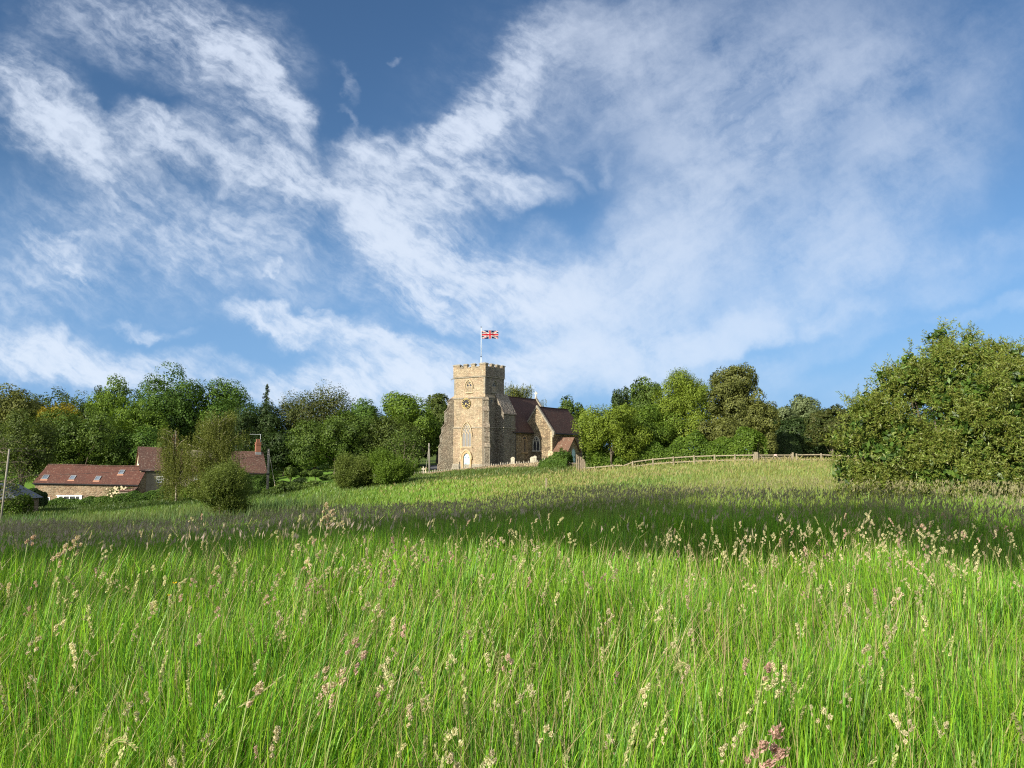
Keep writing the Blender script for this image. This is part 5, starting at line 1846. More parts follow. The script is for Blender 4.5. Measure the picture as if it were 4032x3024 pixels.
def hedge(name, label, pts, hgt, wid, pal, n, ls, group='hedges', leaf='leaf', bump=.18, cat='hedge', seed=1, rag=.0):
    """hedge along ground points (x, y); rounded leafy bank"""
    r = np.random.RandomState(seed)
    P_ = np.array(pts, float)
    o = empty(name, (P_[0, 0], P_[0, 1], z0(P_[0, 0], P_[0, 1])), 0, label=label, cat=cat, group=group)
    sg = np.linalg.norm(P_[1:] - P_[:-1], axis=1)
    i = r.choice(len(sg), n, p=sg / sg.sum())
    f = r.rand(n)[:, None]
    base = P_[i] * (1 - f) + P_[i + 1] * f
    dr = norm(np.concatenate([P_[i + 1] - P_[i], np.zeros((n, 1))], 1))
    a = r.rand(n) * math.pi
    s_ = base[:, 0] * .9 + base[:, 1] * .37
    h = (hgt if np.isscalar(hgt) else np.interp(i + f[:, 0], range(len(hgt)), hgt)) * (1 + bump * np.sin(s_ * 1.3) + bump * .6 * np.sin(s_ * 3.1 + 1))
    k = 1 - .30 * r.rand(n) ** 2
    sd = np.cross(dr, [0, 0, 1])
    ca, sa = np.cos(a), np.sin(a)
    off = np.sign(ca) * np.abs(ca) ** .6 * wid / 2 * k
    z = np.abs(sa) ** .55 * h * k + r.normal(size=n) * .04 + rag * h * (vnoise(s_, sd[:, 0] * 0 + np.cos(a) * 2, .18, 9) - .5) * np.abs(sa)
    X_ = base[:, 0] + sd[:, 0] * off
    Y_ = base[:, 1] + sd[:, 1] * off
    Z_ = zt(X_, Y_) + z
    Pc = np.stack([X_, Y_, Z_], 1) - np.array(o.location)
    Nn = norm(sd * ca[:, None] + np.array([0, 0, 1]) * sa[:, None] + rand_dir(r, n) * .8)
    cl = vnoise(s_, z * 2, .8, seed)
    v, q_, c_ = leaves(Pc, Nn, ls * (.6 + .8 * r.rand(n)), .6, palette(r, n, PAL[pal], cl), r)
    mesh_np('foliage', v, quads=q_, col=c_, mat=M[leaf], parent=o)
    # woody inside
    m_ = MB()
    for k_ in range(int(sg.sum() / .8)):
        j = r.choice(len(sg), p=sg / sg.sum()); f_ = r.rand()
        q = P_[j] * (1 - f_) + P_[j + 1] * f_
        zz_ = z0(q[0], q[1]) - o.location.z
        hh_ = hgt if np.isscalar(hgt) else hgt[j]
        m_.tube([(q[0] - o.location.x, q[1] - o.location.y, zz_ - .1), (q[0] - o.location.x + r.normal() * .2, q[1] - o.location.y, zz_ + hh_ * .8)], [.05, .015], 4)
    m_.build('stems', M['bark'], o)
    return o


def gp(px, Y): return ((px - 2016) / F * Y, Y)


hedge('laurel_hedge', 'glossy bright green laurel hedge behind the long fence', [gp(2330, 95), gp(2480, 95), gp(2700, 94), gp(2920, 92), gp(2990, 90)], [2.0, 2.4, 3.4, 3.6, 2.8], 3.2, 'laurel', 26000, .22, seed=2)
hedge('laurel_hedge', 'dark bushy hedge at the end of the fence beside the kissing gate', [gp(2318, 97), gp(2420, 98)], 2.2, 2.4, 'laurel', 5000, .2, seed=7)
hedge('field_hedge', 'tall hedge coloured dark for the shade behind the field gate', [gp(2960, 112), gp(3150, 113), gp(3420, 114)], [5.2, 3.0, 2.4], 3.5, 'dark', 12000, .32, seed=3)  # dark leaf wall put where the trees only leave deep shade
hedge('field_hedge', 'sunlit low hedge seen through the gap right of the clipped bush', [gp(3150, 128), gp(3300, 129)], 2.9, 2.0, 'olive', 4000, .26, seed=4)
hedge('garden_hedge', 'clipped dark hedge along the front of the barn and cottage', [gp(120, 116), gp(420, 116.5), gp(640, 118), gp(860, 119)], [.85, 1.05, 1.55, 1.6], 2.0, 'green', 26000, .2, seed=5)
hedge('garden_hedge', 'dark square hedge between the cottage end and the telegraph pole', [gp(930, 116), gp(1080, 112)], 2.6, 2.6, 'green', 9000, .2, seed=6)
hedge('garden_hedge', 'low dark hedge along the near edge of the mown lawn', [gp(1075, 117), gp(1205, 120)], 1.0, 1.3, 'dark', 4500, .2, seed=8)
hedge('bramble_bank', 'leafy green bramble bank right of the telegraph pole', [gp(1040, 103), gp(1120, 104), gp(1260, 107)], [.9, 1.25, .8], 3.4, 'bush', 12000, .22, seed=9, rag=.6)
hedge('bramble_bank', 'leafy scrub along the far left edge below the shed', [gp(-60, 92), gp(60, 92), gp(130, 92)], [2.0, 2.2, 2.2], 2.6, 'laurel', 8000, .22, seed=10)
hedge('bramble_bank', 'dark scrub at the left end of the barn', [gp(120, 108), gp(190, 110)], [3.6, 2.4], 2.4, 'dark', 7000, .24, seed=11)
hedge('nettle_patch', 'dark green nettle patch below the porch', [gp(2130, 106), gp(2190, 105), gp(2243, 104)], [1.1, 1.9, 1.7], 2.2, 'green', 12000, .17, seed=12, cat='nettles', group=None, bump=.14, rag=.7)
hedge('garden_shrubs', 'bright green garden shrubs between the birch trunks', [gp(700, 112), gp(790, 111)], 2.2, 2.2, 'laurel', 6000, .2, seed=13, cat='shrub', group=None)

# clipped bush by the gate
def dome(name, label, px, Y, hw, ptop, pal, n, ls, group=None, cat='shrub', seed=4, leaf='leaf'):
    r = np.random.RandomState(seed)
    X, _, zg = place(px, Y)
    H = at(px, ptop, Y)[2] - zg
    W = hw / F * Y
    o = empty(name, (X, Y, zg), 0, label=label, cat=cat, group=group)
    d = rand_dir(r, n)
    d[:, 2] = np.abs(d[:, 2])
    k = (1 - .12 * r.rand(n))[:, None]
    Pc = np.sign(d) * np.abs(d) ** np.array([.85, .85, .8]) * k * np.array([W, W, H])
    v, q_, c_ = leaves(Pc, d + rand_dir(r, n) * .5, ls * (.6 + .8 * r.rand(n)), .6, palette(r, n, PAL[pal]), r)
    mesh_np('foliage', v, quads=q_, col=c_, mat=M[leaf], parent=o)
    MB().tube([(0, 0, -.2), (0, 0, H * .6)], [.2, .08], 6).build('stem', M['bark'], o)


dome('clipped_bush', 'big dark dome shaped clipped bush behind the field gate', V(1693), 104, V(36), V(936), 'dark', 9000, .18)

# round willow bushes on the slope and the sallow in the valley
def lobes_round(W, H, n, seed):
    r = np.random.RandomState(seed)
    L = []
    for i in range(n):
        d = r.normal(size=3); d /= np.linalg.norm(d)
        k = .50 + .16 * r.rand()
        rr = W * (.34 + .22 * r.rand())
        z = H * .5 + d[2] * (H * .5 - rr * .8)
        L.append((d[0] * W * k, d[1] * W * k, max(z, rr * .35), rr))
    return L


GB = 'rounded sallow bushes on the slope'
def bush(px, ptop, Y, hw, label, pal='sallow', nsh=3400, per=12, ll=.22, sl=.9, seed=1, nl=11):
    X, _, zg = place(px, Y)
    H = at(px, ptop, Y)[2] - zg
    return shoots_shrub('sallow_bush', label, px, Y, lobes_round(hw / F * Y, H * .92, nl, seed), pal, nsh, per, ll, .42, sl, GB, seed=seed, updir=1.5, leaf='leaf', inner=1800)


bush(V(768), V(988), 97, V(40), 'left of the two round sallow bushes on the slope left of the tower', seed=2)
bush(V(846), V(972), 97, V(41), 'right of the two round sallow bushes on the slope, brighter at its foot', pal='fresh', seed=3)
bush(V(494), V(1004), 66, V(58), 'large olive sallow bush in the dip before the cottage', pal='sallow', nsh=5200, per=13, ll=.17, sl=.85, seed=4, nl=14)
# saplings on the lawn
for px_, pt_, hw_, lb in ((1148, 1834, 24, 'leftmost little sapling on the mown lawn'), (1212, 1850, 26, 'little sapling behind the stone marker on the lawn'), (1246, 1848, 24, 'rightmost little sapling on the mown lawn'), (1300, 1868, 34, 'low shrub at the right end of the mown lawn')):
    tree('sapling', lb, px_, pt_, hw_, 121 + (px_ % 7), 'bush', 1600, .2, cb=.35 if hw_ < 30 else .0, nl=12, group='saplings on the lawn', trunk_r=.06, nb=4)
# multi stemmed bare branched shrub
X, _, zg_ = place(1590, 124)
ms_ = empty('coppiced_tree', (X, 124, zg_), 0, label='multi stemmed tree with bare grey branches fanning out left of the tower', cat='tree', group=GL_)
mb = MB()
rr2 = np.random.RandomState(9)
pts_ = []
for i in range(15):
    a = R(rr2.uniform(-20, 55)); ln_ = rr2.uniform(3, 5.8)
    b_ = rr2.uniform(-1, 1) * .25
    e = Vector((math.sin(a) * ln_, b_ * ln_, math.cos(a) * ln_ * .85 + 1))
    m_ = e * .5 + Vector((rr2.uniform(-.2, .2), 0, -.3 * abs(math.sin(a)) * 2))
    mb.tube([(0, 0, -.2), m_, e], [.09, .06, .015], 5)
    for k in range(4):
        f_ = rr2.uniform(.4, .95); s_ = m_.lerp(e, f_)
        e2 = s_ + Vector((rr2.uniform(-1, 1), rr2.uniform(-.5, .5), rr2.uniform(.3, 1.6)))
        mb.tube([s_, e2], [.03, .01], 4)
        pts_.append(tuple(e2))
mb.build('trunk', M['bark'], ms_, smooth=True)
pts_ = np.array(pts_)
n = 2600
Pc = pts_[rr2.randint(0, len(pts_), n)] + rr2.normal(size=(n, 3)) * [.6, .5, .7]
v, q_, c_ = leaves(Pc, rand_dir(rr2, n), .26 * (.6 + .8 * rr2.rand(n)), .6, palette(rr2, n, PAL['bush']), rr2)
mesh_np('crown', v, quads=q_, col=c_, mat=M['leaf'], parent=ms_)

# sparse dark tree whose branches cross the far left
X, _, zg_ = place(V(-8), 88)
lt = empty('broadleaf_tree', (X, 88, zg_), 0, label='sparse olive tree with dark crossing branches at the left frame edge', cat='tree', group=GL_)
mb = MB(); pts_ = []
mb.tube([(0, 0, -.3), (.2, 0, 3), (.1, 0, 6), (.4, 0, 9)], [.3, .24, .16, .08], 7)
for i in range(34):
    zb_ = rr2.uniform(1.8, 8.5); a = rr2.uniform(-.9, .9); ln_ = rr2.uniform(2, 5.5)
    s_ = Vector((.15, 0, zb_)); e = s_ + Vector((math.cos(a) * ln_ * rr2.choice([1, 1, -1]), math.sin(a) * ln_, rr2.uniform(-1.2, 2.2)))
    m_ = s_.lerp(e, .5) + Vector((0, 0, rr2.uniform(-.2, .6)))
    mb.tube([s_, m_, e], [.09, .05, .012], 5)
    for k in range(5):
        q1 = m_.lerp(e, rr2.rand()); q2 = q1 + Vector((rr2.uniform(-.9, 1.2), rr2.uniform(-.5, .5), rr2.uniform(-.7, .9)))
        mb.tube([q1, q2], [.025, .008], 4); pts_.append(tuple(q2))
mb.build('trunk', M['bark'], lt, smooth=True)
pts_ = np.array(pts_)
n = 5200
Pc = pts_[rr2.randint(0, len(pts_), n)] + rr2.normal(size=(n, 3)) * [.45, .45, .35]
v, q_, c_ = leaves(Pc, rand_dir(rr2, n), .2 * (.6 + .8 * rr2.rand(n)), .6, palette(rr2, n, PAL['olive']), rr2)
mesh_np('crown', v, quads=q_, col=c_, mat=M['leaf'], parent=lt)

# climbing rose on the barn
p = at(455, 1965, 125.6)
ro = empty('climbing_rose', tuple(p), 0, label='climbing rose covered in cream flowers on the barn wall', cat='rose')
n = 1500
Pc = np.stack([rr2.normal(size=n) * 1.0, rr2.uniform(-.3, .1, n), rr2.uniform(-.6, 1.9, n)], 1)
Pc[:, 0] += (Pc[:, 2] - .4) * .5
v, q_, c_ = leaves(Pc, rand_dir(rr2, n) + np.array([0, -1, 0]), .16, .7, palette(rr2, n, PAL['green']), rr2)
mesh_np('foliage', v, quads=q_, col=c_, mat=M['leaf'], parent=ro)
nf = 64
fc = np.stack([rr2.normal(size=nf) * .75, np.full(nf, -.42), rr2.uniform(-.2, 2.0, nf)], 1)
fc[:, 0] += (fc[:, 2] - .4) * .55
vv, qq = [], []
for i in range(nf):
    s_ = rr2.uniform(.10, .17)
    for k in range(5):
        a = k * 1.2566 + rr2.rand()
        b_ = len(vv)
        c_ = fc[i]
        dx_, dz_ = math.cos(a), math.sin(a)
        vv += [c_, c_ + np.array([dx_ * .6 - dz_ * .5, -.04, dz_ * .6 + dx_ * .5]) * s_, c_ + np.array([dx_ * 1.1, -.3, dz_ * 1.1]) * s_, c_ + np.array([dx_ * .6 + dz_ * .5, -.04, dz_ * .6 - dx_ * .5]) * s_]
        qq.append((b_, b_ + 1, b_ + 2, b_ + 3))
mesh_np('flowers', np.array(vv), quads=np.array(qq), col=np.tile([.72, .62, .42], (len(vv), 1)), mat=M['petal'], parent=ro)

# the big willow shrub on the right
WL = [(-.95, 0, 4.45, 1.2), (-.2, .2, 4.55, 1.1), (-.2, -.4, 4.0, 1.3), (1.45, 0, 4.3, .95), (1.5, -.3, 3.5, 1.25), (2.7, .3, 3.9, 1.25), (3.7, .2, 3.0, 1.5), (4.3, 0, 2.0, 1.7),
      (-1.7, 0, 3.85, 1.15), (-2.5, .1, 3.25, 1.1), (-3.15, .1, 2.35, 1.0), (-3.55, .1, 1.45, .85), (-3.4, -.2, .7, .85), (-2.5, -.7, 1.6, 1.25), (-1.5, -.9, 2.5, 1.3), (-.4, -1.2, 2.9, 1.3),
      (.8, -1.2, 2.6, 1.4), (2.0, -.9, 2.3, 1.5), (3.2, -.8, 1.7, 1.5), (-1.2, -1.4, 1.1, 1.25), (.2, -1.6, 1.2, 1.35), (1.6, -1.5, .9, 1.3), (3.0, -1.4, .7, 1.2), (-2.3, -1.1, .5, 1.0), (-3.3, .15, 3.0, .5), (-2.6, 0, 4.1, .5), (-1.95, 0, 4.75, .5), (-.6, 0, 5.5, .5), (.5, .1, 5.35, .45), (1.6, .1, 5.15, .5), (2.6, 0, 5.0, .5), (-3.9, 0, 2.2, .5), (-4.1, -.1, 1.0, .5)]
WL = [(a * .846, b * .846, c * .846 + .10, d * .846) for a, b, c, d in WL]
shoots_shrub('willow_shrub', 'very large rounded willow shrub with silvery narrow leaves at the right edge', 3790, 22, WL, 'willow', 16000, 15, .125, .26, .26, None, seed=6, updir=.75, inner=17000)

# trees standing left of and behind the photographer: they shade the middle of the meadow
def shade_tree(t_, n_, H, Rr, label, seed, zb_=.16, extra=None):
    x = t_ * .678 - n_ * .735; y = t_ * .735 + n_ * .678
    r = np.random.RandomState(seed)
    zg = z0(x, y)
    o = empty('oak_tree', (x, y, zg), 0, label=label, cat='tree', group='tall trees along the left side of the meadow')
    rz = H * (1 - zb_) / 2
    Pc, Nn, sz, cols, ctr, lr = lobed_crown(r, Rr, Rr, rz, 34, 10000, PAL['green'], .75, .7, (.28, .42))
    Pc[:, 2] *= rz / np.percentile(Pc[:, 2], 99)
    Pc[:, 2] += H - rz
    ctr = ctr + np.array([0, 0, 0])
    if extra:       # a long limb carrying a second mass of leaves to one side
        dn, ez, eR, erz = extra
        P2, N2, s2, c2, ctr2, _ = lobed_crown(r, eR, eR, erz, 16, 2600, PAL['green'], .6, .7, (.3, .42))
        P2[:, 2] *= erz / np.percentile(P2[:, 2], 99)
        P2 = P2 + np.array([dn * .735, -dn * .678, ez])
        Pc = np.concatenate([Pc, P2]); Nn = np.concatenate([Nn, N2]); sz = np.concatenate([sz, s2]); cols = np.concatenate([cols, c2])
        ctr = np.concatenate([[[dn * .735, -dn * .678, ez - (H - rz)]], ctr])
    v, q_, c_ = leaves(Pc, Nn, sz, .7, cols, r)
    limb_mesh(r, H, H - rz, ctr, .35, M['bark'], o, 8)
    mesh_np('crown', v, quads=q_, col=c_, mat=M['leaf'], parent=o)


SHADE = [(-25, 7.2, 19.4, 3.15, 'high crowned oak nearest the camera', .77, (4.6, 17.6, 2.0, 1.2)), (-25, 13.0, 19.3, 4.0, 'second oak', .35, None), (-25, 19.5, 18.8, 4.0, 'third oak', .16, None), (-25, 26, 18.2, 4.2, 'fourth oak', .16, None), (-25, 33, 18.2, 4.8, 'fifth oak', .16, None), (-25, 41, 18.0, 5.0, 'sixth and farthest oak', .16, None)]
for i, (a, b_, h, rr3, lb, zb_, ex_) in enumerate(SHADE):
    shade_tree(a, b_, h, rr3, lb + ' of the row left of and behind the meadow', 40 + i, zb_, ex_)

# ================================================================== grass
def blades(n, x, y, h, w, lean, cols, r, seg=3, curl=1.0, wind=(.08, .03)):
    """curved tapering blades; returns verts, quads, tris, colours"""
    z = zt(x, y)
    a = vnoise(x, y, 1.1, 61) * 12 + r.normal(size=n) * 1.3
    dx = np.cos(a) * lean + wind[0] * h * r.rand(n); dy = np.sin(a) * lean + wind[1] * h * r.rand(n)
    b_ = a + 1.2 + r.rand(n) * 1.2
    # blades mostly show their faces sideways on: random
    wx_ = np.cos(b_); wy_ = np.sin(b_)
    T_ = np.linspace(0, 1, seg + 1)
    vs = []
    for i, t_ in enumerate(T_):
        cx_ = x + dx * t_ ** (1.6 + .6 * curl)
        cy__ = y + dy * t_ ** (1.6 + .6 * curl)
        ll = np.sqrt(dx * dx + dy * dy)
        cz__ = z - .03 + h * (t_ - .30 * np.clip(ll / h, 0, 1.2) ** 1.5 * t_ ** 3)
        if i < seg:
            ww = w * .5 * (1 - t_ ** 2.2)
            vs.append(np.stack([cx_ - wx_ * ww, cy__ - wy_ * ww, cz__], 1))
            vs.append(np.stack([cx_ + wx_ * ww, cy__ + wy_ * ww, cz__], 1))
        else:
            vs.append(np.stack([cx_, cy__, cz__], 1))
    Vv = np.stack(vs, 1)
    m = Vv.shape[1]
    base = (np.arange(n) * m)[:, None]
    qd = np.concatenate([base + np.array([[2 * i, 2 * i + 1, 2 * i + 3, 2 * i + 2]]) for i in range(seg - 1)], 0)
    tr = base + np.array([[2 * (seg - 1), 2 * (seg - 1) + 1, 2 * seg]])
    return Vv.reshape(-1, 3), qd, tr, np.repeat(cols, m, axis=0), np.stack([x + dx, y + dy, z + h * (1 - .30 * np.clip(np.sqrt(dx * dx + dy * dy) / h, 0, 1.2) ** 1.5)], 1)


def spread(n, y0, y1, p, r, half=.72, pad=.6):
    """points in the view wedge; density falls with distance as y**-p"""
    yy_ = np.linspace(y0, y1, 400)
    w = (yy_ * half + pad) * yy_ ** (-p)
    c_ = np.cumsum(w); c_ /= c_[-1]
    y = np.interp(r.rand(n), c_, yy_)
    x = (r.rand(n) * 2 - 1) * (y * half + pad)
    return x, y


def join(parts):
    V_, Q_, T_, C_ = [], [], [], []
    b_ = 0
    for v, q_, t_, c_ in parts:
        V_.append(v); C_.append(c_)
        if q_ is not None and len(q_): Q_.append(q_ + b_)
        if t_ is not None and len(t_): T_.append(t_ + b_)
        b_ += len(v)
    return np.concatenate(V_), (np.concatenate(Q_) if Q_ else None), (np.concatenate(T_) if T_ else None), np.concatenate(C_)


r = np.random.RandomState(77)


def jitter(c, r, k=.25): return c * (1 - k + 2 * k * r.rand(len(c), 1)) * (1 + .12 * r.normal(size=(len(c), 3)) * np.array([1, .4, .6]))


parts = []
# nearest sward
n = 118000
x, y = spread(n, .75, 13, 1.25, r)
tuft = vnoise(x, y, .55, 11)
hh = (.36 + .34 * vnoise(x, y, 1.6, 12) + .20 * tuft) * (.55 + .55 * r.rand(n) ** .6)
col = jitter(meadow_col(x, y), r, .22)
dry = r.rand(n)
col[dry < .05] = np.array([.32, .27, .12]) * (.7 + .6 * r.rand((dry < .05).sum(), 1))
col[(dry > .05) & (dry < .35)] *= np.array([.42, .55, .8])
blue_ = dry > .88
col[blue_] *= np.array([1.35, 1.25, 1.0])
lean = hh * (.06 + .48 * r.rand(n) ** 2.2)
bent = r.rand(n) < .05
lean[bent] = hh[bent] * (.8 + .5 * r.rand(bent.sum()))
w_ = (.0034 + .0046 * r.rand(n) + .005 * (r.rand(n) < .2)) * (1 + .10 * y)
parts.append(blades(n, x, y, hh, w_, lean, col, r, seg=4)[:4])
# dead straws and broad dark leaves between the blades
n = 9000
x, y = spread(n, .9, 10, 1.2, r)
parts.append(blades(n, x, y, .45 + .45 * r.rand(n), .0022 + .0004 * y + .001 * r.rand(n), .15 + .5 * r.rand(n) ** 1.5, np.array([.46, .38, .19]) * (.6 + .6 * r.rand(n, 1)), r, seg=4)[:4])
n = 5000
x, y = spread(n, .9, 10, 1.2, r)
parts.append(blades(n, x, y, .22 + .25 * r.rand(n), .012 + .012 * r.rand(n), .15 + .2 * r.rand(n), np.array([.10, .22, .035]) * (.6 + .7 * r.rand(n, 1)), r, seg=4)[:4])
# middle distance
n = 170000
x, y = spread(n, 11, 40, 1.0, r)
hh = (.42 + .30 * vnoise(x, y, 2.2, 12)) * (.6 + .5 * r.rand(n))
col = jitter(meadow_col(x, y), r, .22)
parts.append(blades(n, x, y, hh, .0011 * y * (.7 + .6 * r.rand(n)), hh * (.1 + .45 * r.rand(n) ** 2), col, r, seg=2)[:4])
# the same sward carries on outside the view
n = 70000
y = r.uniform(-4, 45, n)
sd_ = np.where(r.rand(n) < .5, -1.0, 1.0)
x = sd_ * (np.maximum(y, 0) * .72 + .5 + 11 * r.rand(n) ** 1.3)
x = np.where(y < .8, r.uniform(-9, 9, n), x)
ok_ = np.hypot(x, y) > .75
x = x[ok_]; y = y[ok_]; n = len(x)
hh = (.40 + .30 * vnoise(x, y, 2.2, 12)) * (.6 + .5 * r.rand(n))
hh = np.where(y < 1.2, hh * .7, hh)
parts.append(blades(n, x, y, hh, .011 + .010 * r.rand(n), hh * (.1 + .45 * r.rand(n) ** 2), jitter(meadow_col(x, np.maximum(y, 1)), r, .22), r, seg=2)[:4])
# far slopes
n = 230000
x, y = spread(n, 36, 118, .55, r, half=.70)
uu = x / y * F + 2016
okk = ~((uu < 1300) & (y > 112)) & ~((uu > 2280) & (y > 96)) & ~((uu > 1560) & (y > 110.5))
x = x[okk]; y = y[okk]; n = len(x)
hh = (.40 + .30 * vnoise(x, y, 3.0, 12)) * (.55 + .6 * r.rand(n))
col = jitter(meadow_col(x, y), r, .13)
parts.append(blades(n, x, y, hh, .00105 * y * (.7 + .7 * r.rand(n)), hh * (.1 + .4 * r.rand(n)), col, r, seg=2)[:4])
v, q_, t_, c_ = join(parts)
gr = mesh_np('meadow_grass', v, quads=q_, tris=t_, col=c_, mat=M['grass'])
tag(gr, 'long green meadow grass filling the foreground and the slope below the church', 'grass', kind='stuff')

# rushes / flag iris leaves in the wet dip on the left
parts = []
n = 15000
x = (r.uniform(-350, 1500, n) - 2016) / F
y = r.uniform(60, 82, n)
x = x * y
uu = x / y * F + 2016
dn = vnoise(uu / 60, y / 4, 1.0, 21)
kp = ((dn > .38) | (r.rand(n) < .2)) & (r.rand(n) < np.clip((1400 - uu) / 400, 0, 1))
x = x[kp]; y = y[kp]; n = len(x)
hh = .9 + .7 * r.rand(n)
lt_ = vnoise(x, y, 6, 5)[:, None]
col = jitter(np.array([.055, .12, .04]) * (1 - lt_) + np.array([.15, .19, .06]) * lt_, r, .25)
parts.append(blades(n, x, y, hh, .05 * (.7 + .6 * r.rand(n)), hh * .35 * r.rand(n), col, r, seg=3)[:4])
v, q_, t_, c_ = join(parts)
o = mesh_np('rushes', v, quads=q_, tris=t_, col=c_, mat=M['leaf'])
tag(o, 'broad bladed rushes and flag leaves in the damp dip on the left', 'rushes', kind='stuff')

# ------------------------------------------------------------------ flowering heads
def head_variant(r, kind):
    """seed head at origin pointing up, metres; returns kite quads (v, q) ready to copy"""
    Pc, Ax, Sz = [], [], []
    if kind == 'cocksfoot':          # one sided clumps of dense spikelets
        nb_ = r.randint(3, 6)
        z = 0.0
        for i in range(nb_):
            s_ = [.030, .024, .020, .015, .012, .010][i]
            zc_ = [.075, .045, .018, -.01, -.035, -.055][i] + r.uniform(-.004, .004)
            off = np.array([(0 if i == 0 else r.uniform(.014, .036) * r.choice([-1, 1])), r.uniform(-.01, .01), zc_])
            k = int(64 * (s_ / .03) ** 1.2) + 12
            d = rand_dir(r, k)
            Pc.append(off + d * np.array([s_ * .60, s_ * .52, s_ * .72]) * r.rand(k, 1) ** .35)
            Ax.append(d * .6 + np.array([0, 0, 1.0])); Sz.append(np.full(k, .0115))
    elif kind == 'fog':              # soft open plume
        k = 70
        z = r.rand(k)
        rad = .016 * np.sin(np.clip(z * 3.0 + .15, 0, 3.14)) + .003
        a = r.rand(k) * 6.28
        Pc.append(np.stack([np.cos(a) * rad, np.sin(a) * rad, z * .10], 1))
        Ax.append(np.stack([np.cos(a) * .5, np.sin(a) * .5, np.ones(k)], 1)); Sz.append(np.full(k, .010))
    elif kind == 'spike':            # foxtail / rye spike
        k = 46
        z = np.linspace(0, 1, k)
        a = r.rand(k) * 6.28
        Pc.append(np.stack([np.cos(a) * .003, np.sin(a) * .003, z * .075], 1))
        Ax.append(np.stack([np.cos(a) * .35, np.sin(a) * .35, np.ones(k)], 1)); Sz.append(np.full(k, .009))
    Pc = np.concatenate(Pc); Ax = np.concatenate(Ax); Sz = np.concatenate(Sz)
    v, q_, c_ = leaves(Pc, rand_dir(r, len(Pc)), Sz * (.7 + .6 * r.rand(len(Pc))), .55, np.ones((len(Pc), 3)) * (.75 + .5 * r.rand(len(Pc), 1)), r, axis=Ax)
    return v, q_, c_


HV = {k: [head_variant(np.random.RandomState(50 + i), k) for i in range(5)] for k in ('cocksfoot', 'fog', 'spike')}


def put_heads(P_, kind, scale, cols, r, tilt=.22, wind=.08):
    parts = []
    for i in range(5):
        m = np.arange(len(P_)) % 5 == i
        if not m.any(): continue
        v, q_, c_ = HV[kind][i]
        k = m.sum()
        az = r.rand(k) * 6.28
        tx = r.normal(size=k) * tilt + wind; ty = r.normal(size=k) * tilt
        ca, sa = np.cos(az), np.sin(az)
        vx_ = v[None, :, 0] * ca[:, None] - v[None, :, 1] * sa[:, None]
        vy_ = v[None, :, 0] * sa[:, None] + v[None, :, 1] * ca[:, None]
        vz_ = np.repeat(v[None, :, 2], k, 0)
        s_ = (scale[m] if hasattr(scale, '__len__') else np.full(k, scale))[:, None]
        X_ = (vx_ + tx[:, None] * vz_) * s_; Y_ = (vy_ + ty[:, None] * vz_) * s_; Z_ = vz_ * s_ * (1 - .2 * np.hypot(tx, ty)[:, None])
        W_ = np.stack([X_, Y_, Z_], 2) + P_[m][:, None, :]
        Q_ = (np.arange(k) * len(v))[:, None, None] + q_[None]
        Cc = c_[None] * cols[m][:, None, :]
        parts.append((W_.reshape(-1, 3), Q_.reshape(-1, 4), None, Cc.reshape(-1, 3)))
    return parts


hp = []
sp_ = []
# tall cocksfoot standing above the sward: scattered and in drifts (column, distance, spread)
DR = [(1330, 5.2, 160, .5, 60), (1150, 4.6, 170, .6, 44), (1480, 5.6, 150, .5, 40), (1650, 5.4, 120, .5, 30), (850, 4.4, 200, .6, 30), (330, 4.2, 260, .7, 34), (100, 3.4, 160, .5, 22), (1900, 6.3, 260, .7, 26), (2250, 6.2, 240, .7, 22),
      (2700, 6.0, 160, .5, 44), (3150, 6.4, 220, .6, 70), (3450, 6.6, 220, .7, 100), (3700, 7.0, 260, .8, 90), (3950, 7.2, 200, .9, 60), (3100, 4.6, 300, .7, 46), (3600, 4.8, 330, .8, 60), (1300, 3.0, 160, .4, 14), (1400, 2.5, 150, .35, 9), (1230, 7.2, 90, .6, 12), (700, 5.8, 300, .8, 16),
      (2480, 3.6, 500, .8, 40), (1900, 2.2, 420, .4, 34), (900, 2.5, 500, .5, 30), (3300, 2.6, 600, .5, 30), (2700, 2.3, 400, .4, 20), (2000, 3.4, 700, .9, 36)]
xs, ys = [], []
for (cpx, cy2, spx, sy, k) in DR:
    k = int(k * (.5 if cy2 > 4 else .35)) + 2
    yy_ = cy2 + r.normal(size=k) * sy
    yy_ = np.clip(yy_, 1.6, 12)
    pxx = cpx + r.normal(size=k) * spx * .6
    xs.append((pxx - 2016) / F * yy_); ys.append(yy_)
xs.append(np.zeros(0)); x2, y2 = spread(110, 2.0, 13, 1.0, r)
x = np.concatenate(xs + [x2]); y = np.concatenate(ys + [y2]); n = len(x)
hh = .74 + .30 * r.rand(n) + .10 * (r.rand(n) < .15)
hh = np.minimum(hh, .80 + .05 * y)
stc = jitter(np.tile([.17, .24, .06], (n, 1)), r)
res = blades(n, x, y, hh, np.full(n, .0032), hh * (.05 + .3 * r.rand(n)), stc, r, seg=5, wind=(.15, .05))
sp_.append(res[:4])
tip = res[4]
kc = r.rand(n)[:, None]
hc = np.array([.56, .48, .33]) * kc + np.array([.54, .52, .30]) * (1 - kc)
hc = np.where(r.rand(n)[:, None] < .14, np.array([.50, .36, .29]), hc) * (.75 + .45 * r.rand(n, 1))
hp += put_heads(tip - np.array([0, 0, .045]), 'cocksfoot', (.28 + .36 * r.rand(n)) * (1 + .035 * y), hc, r)
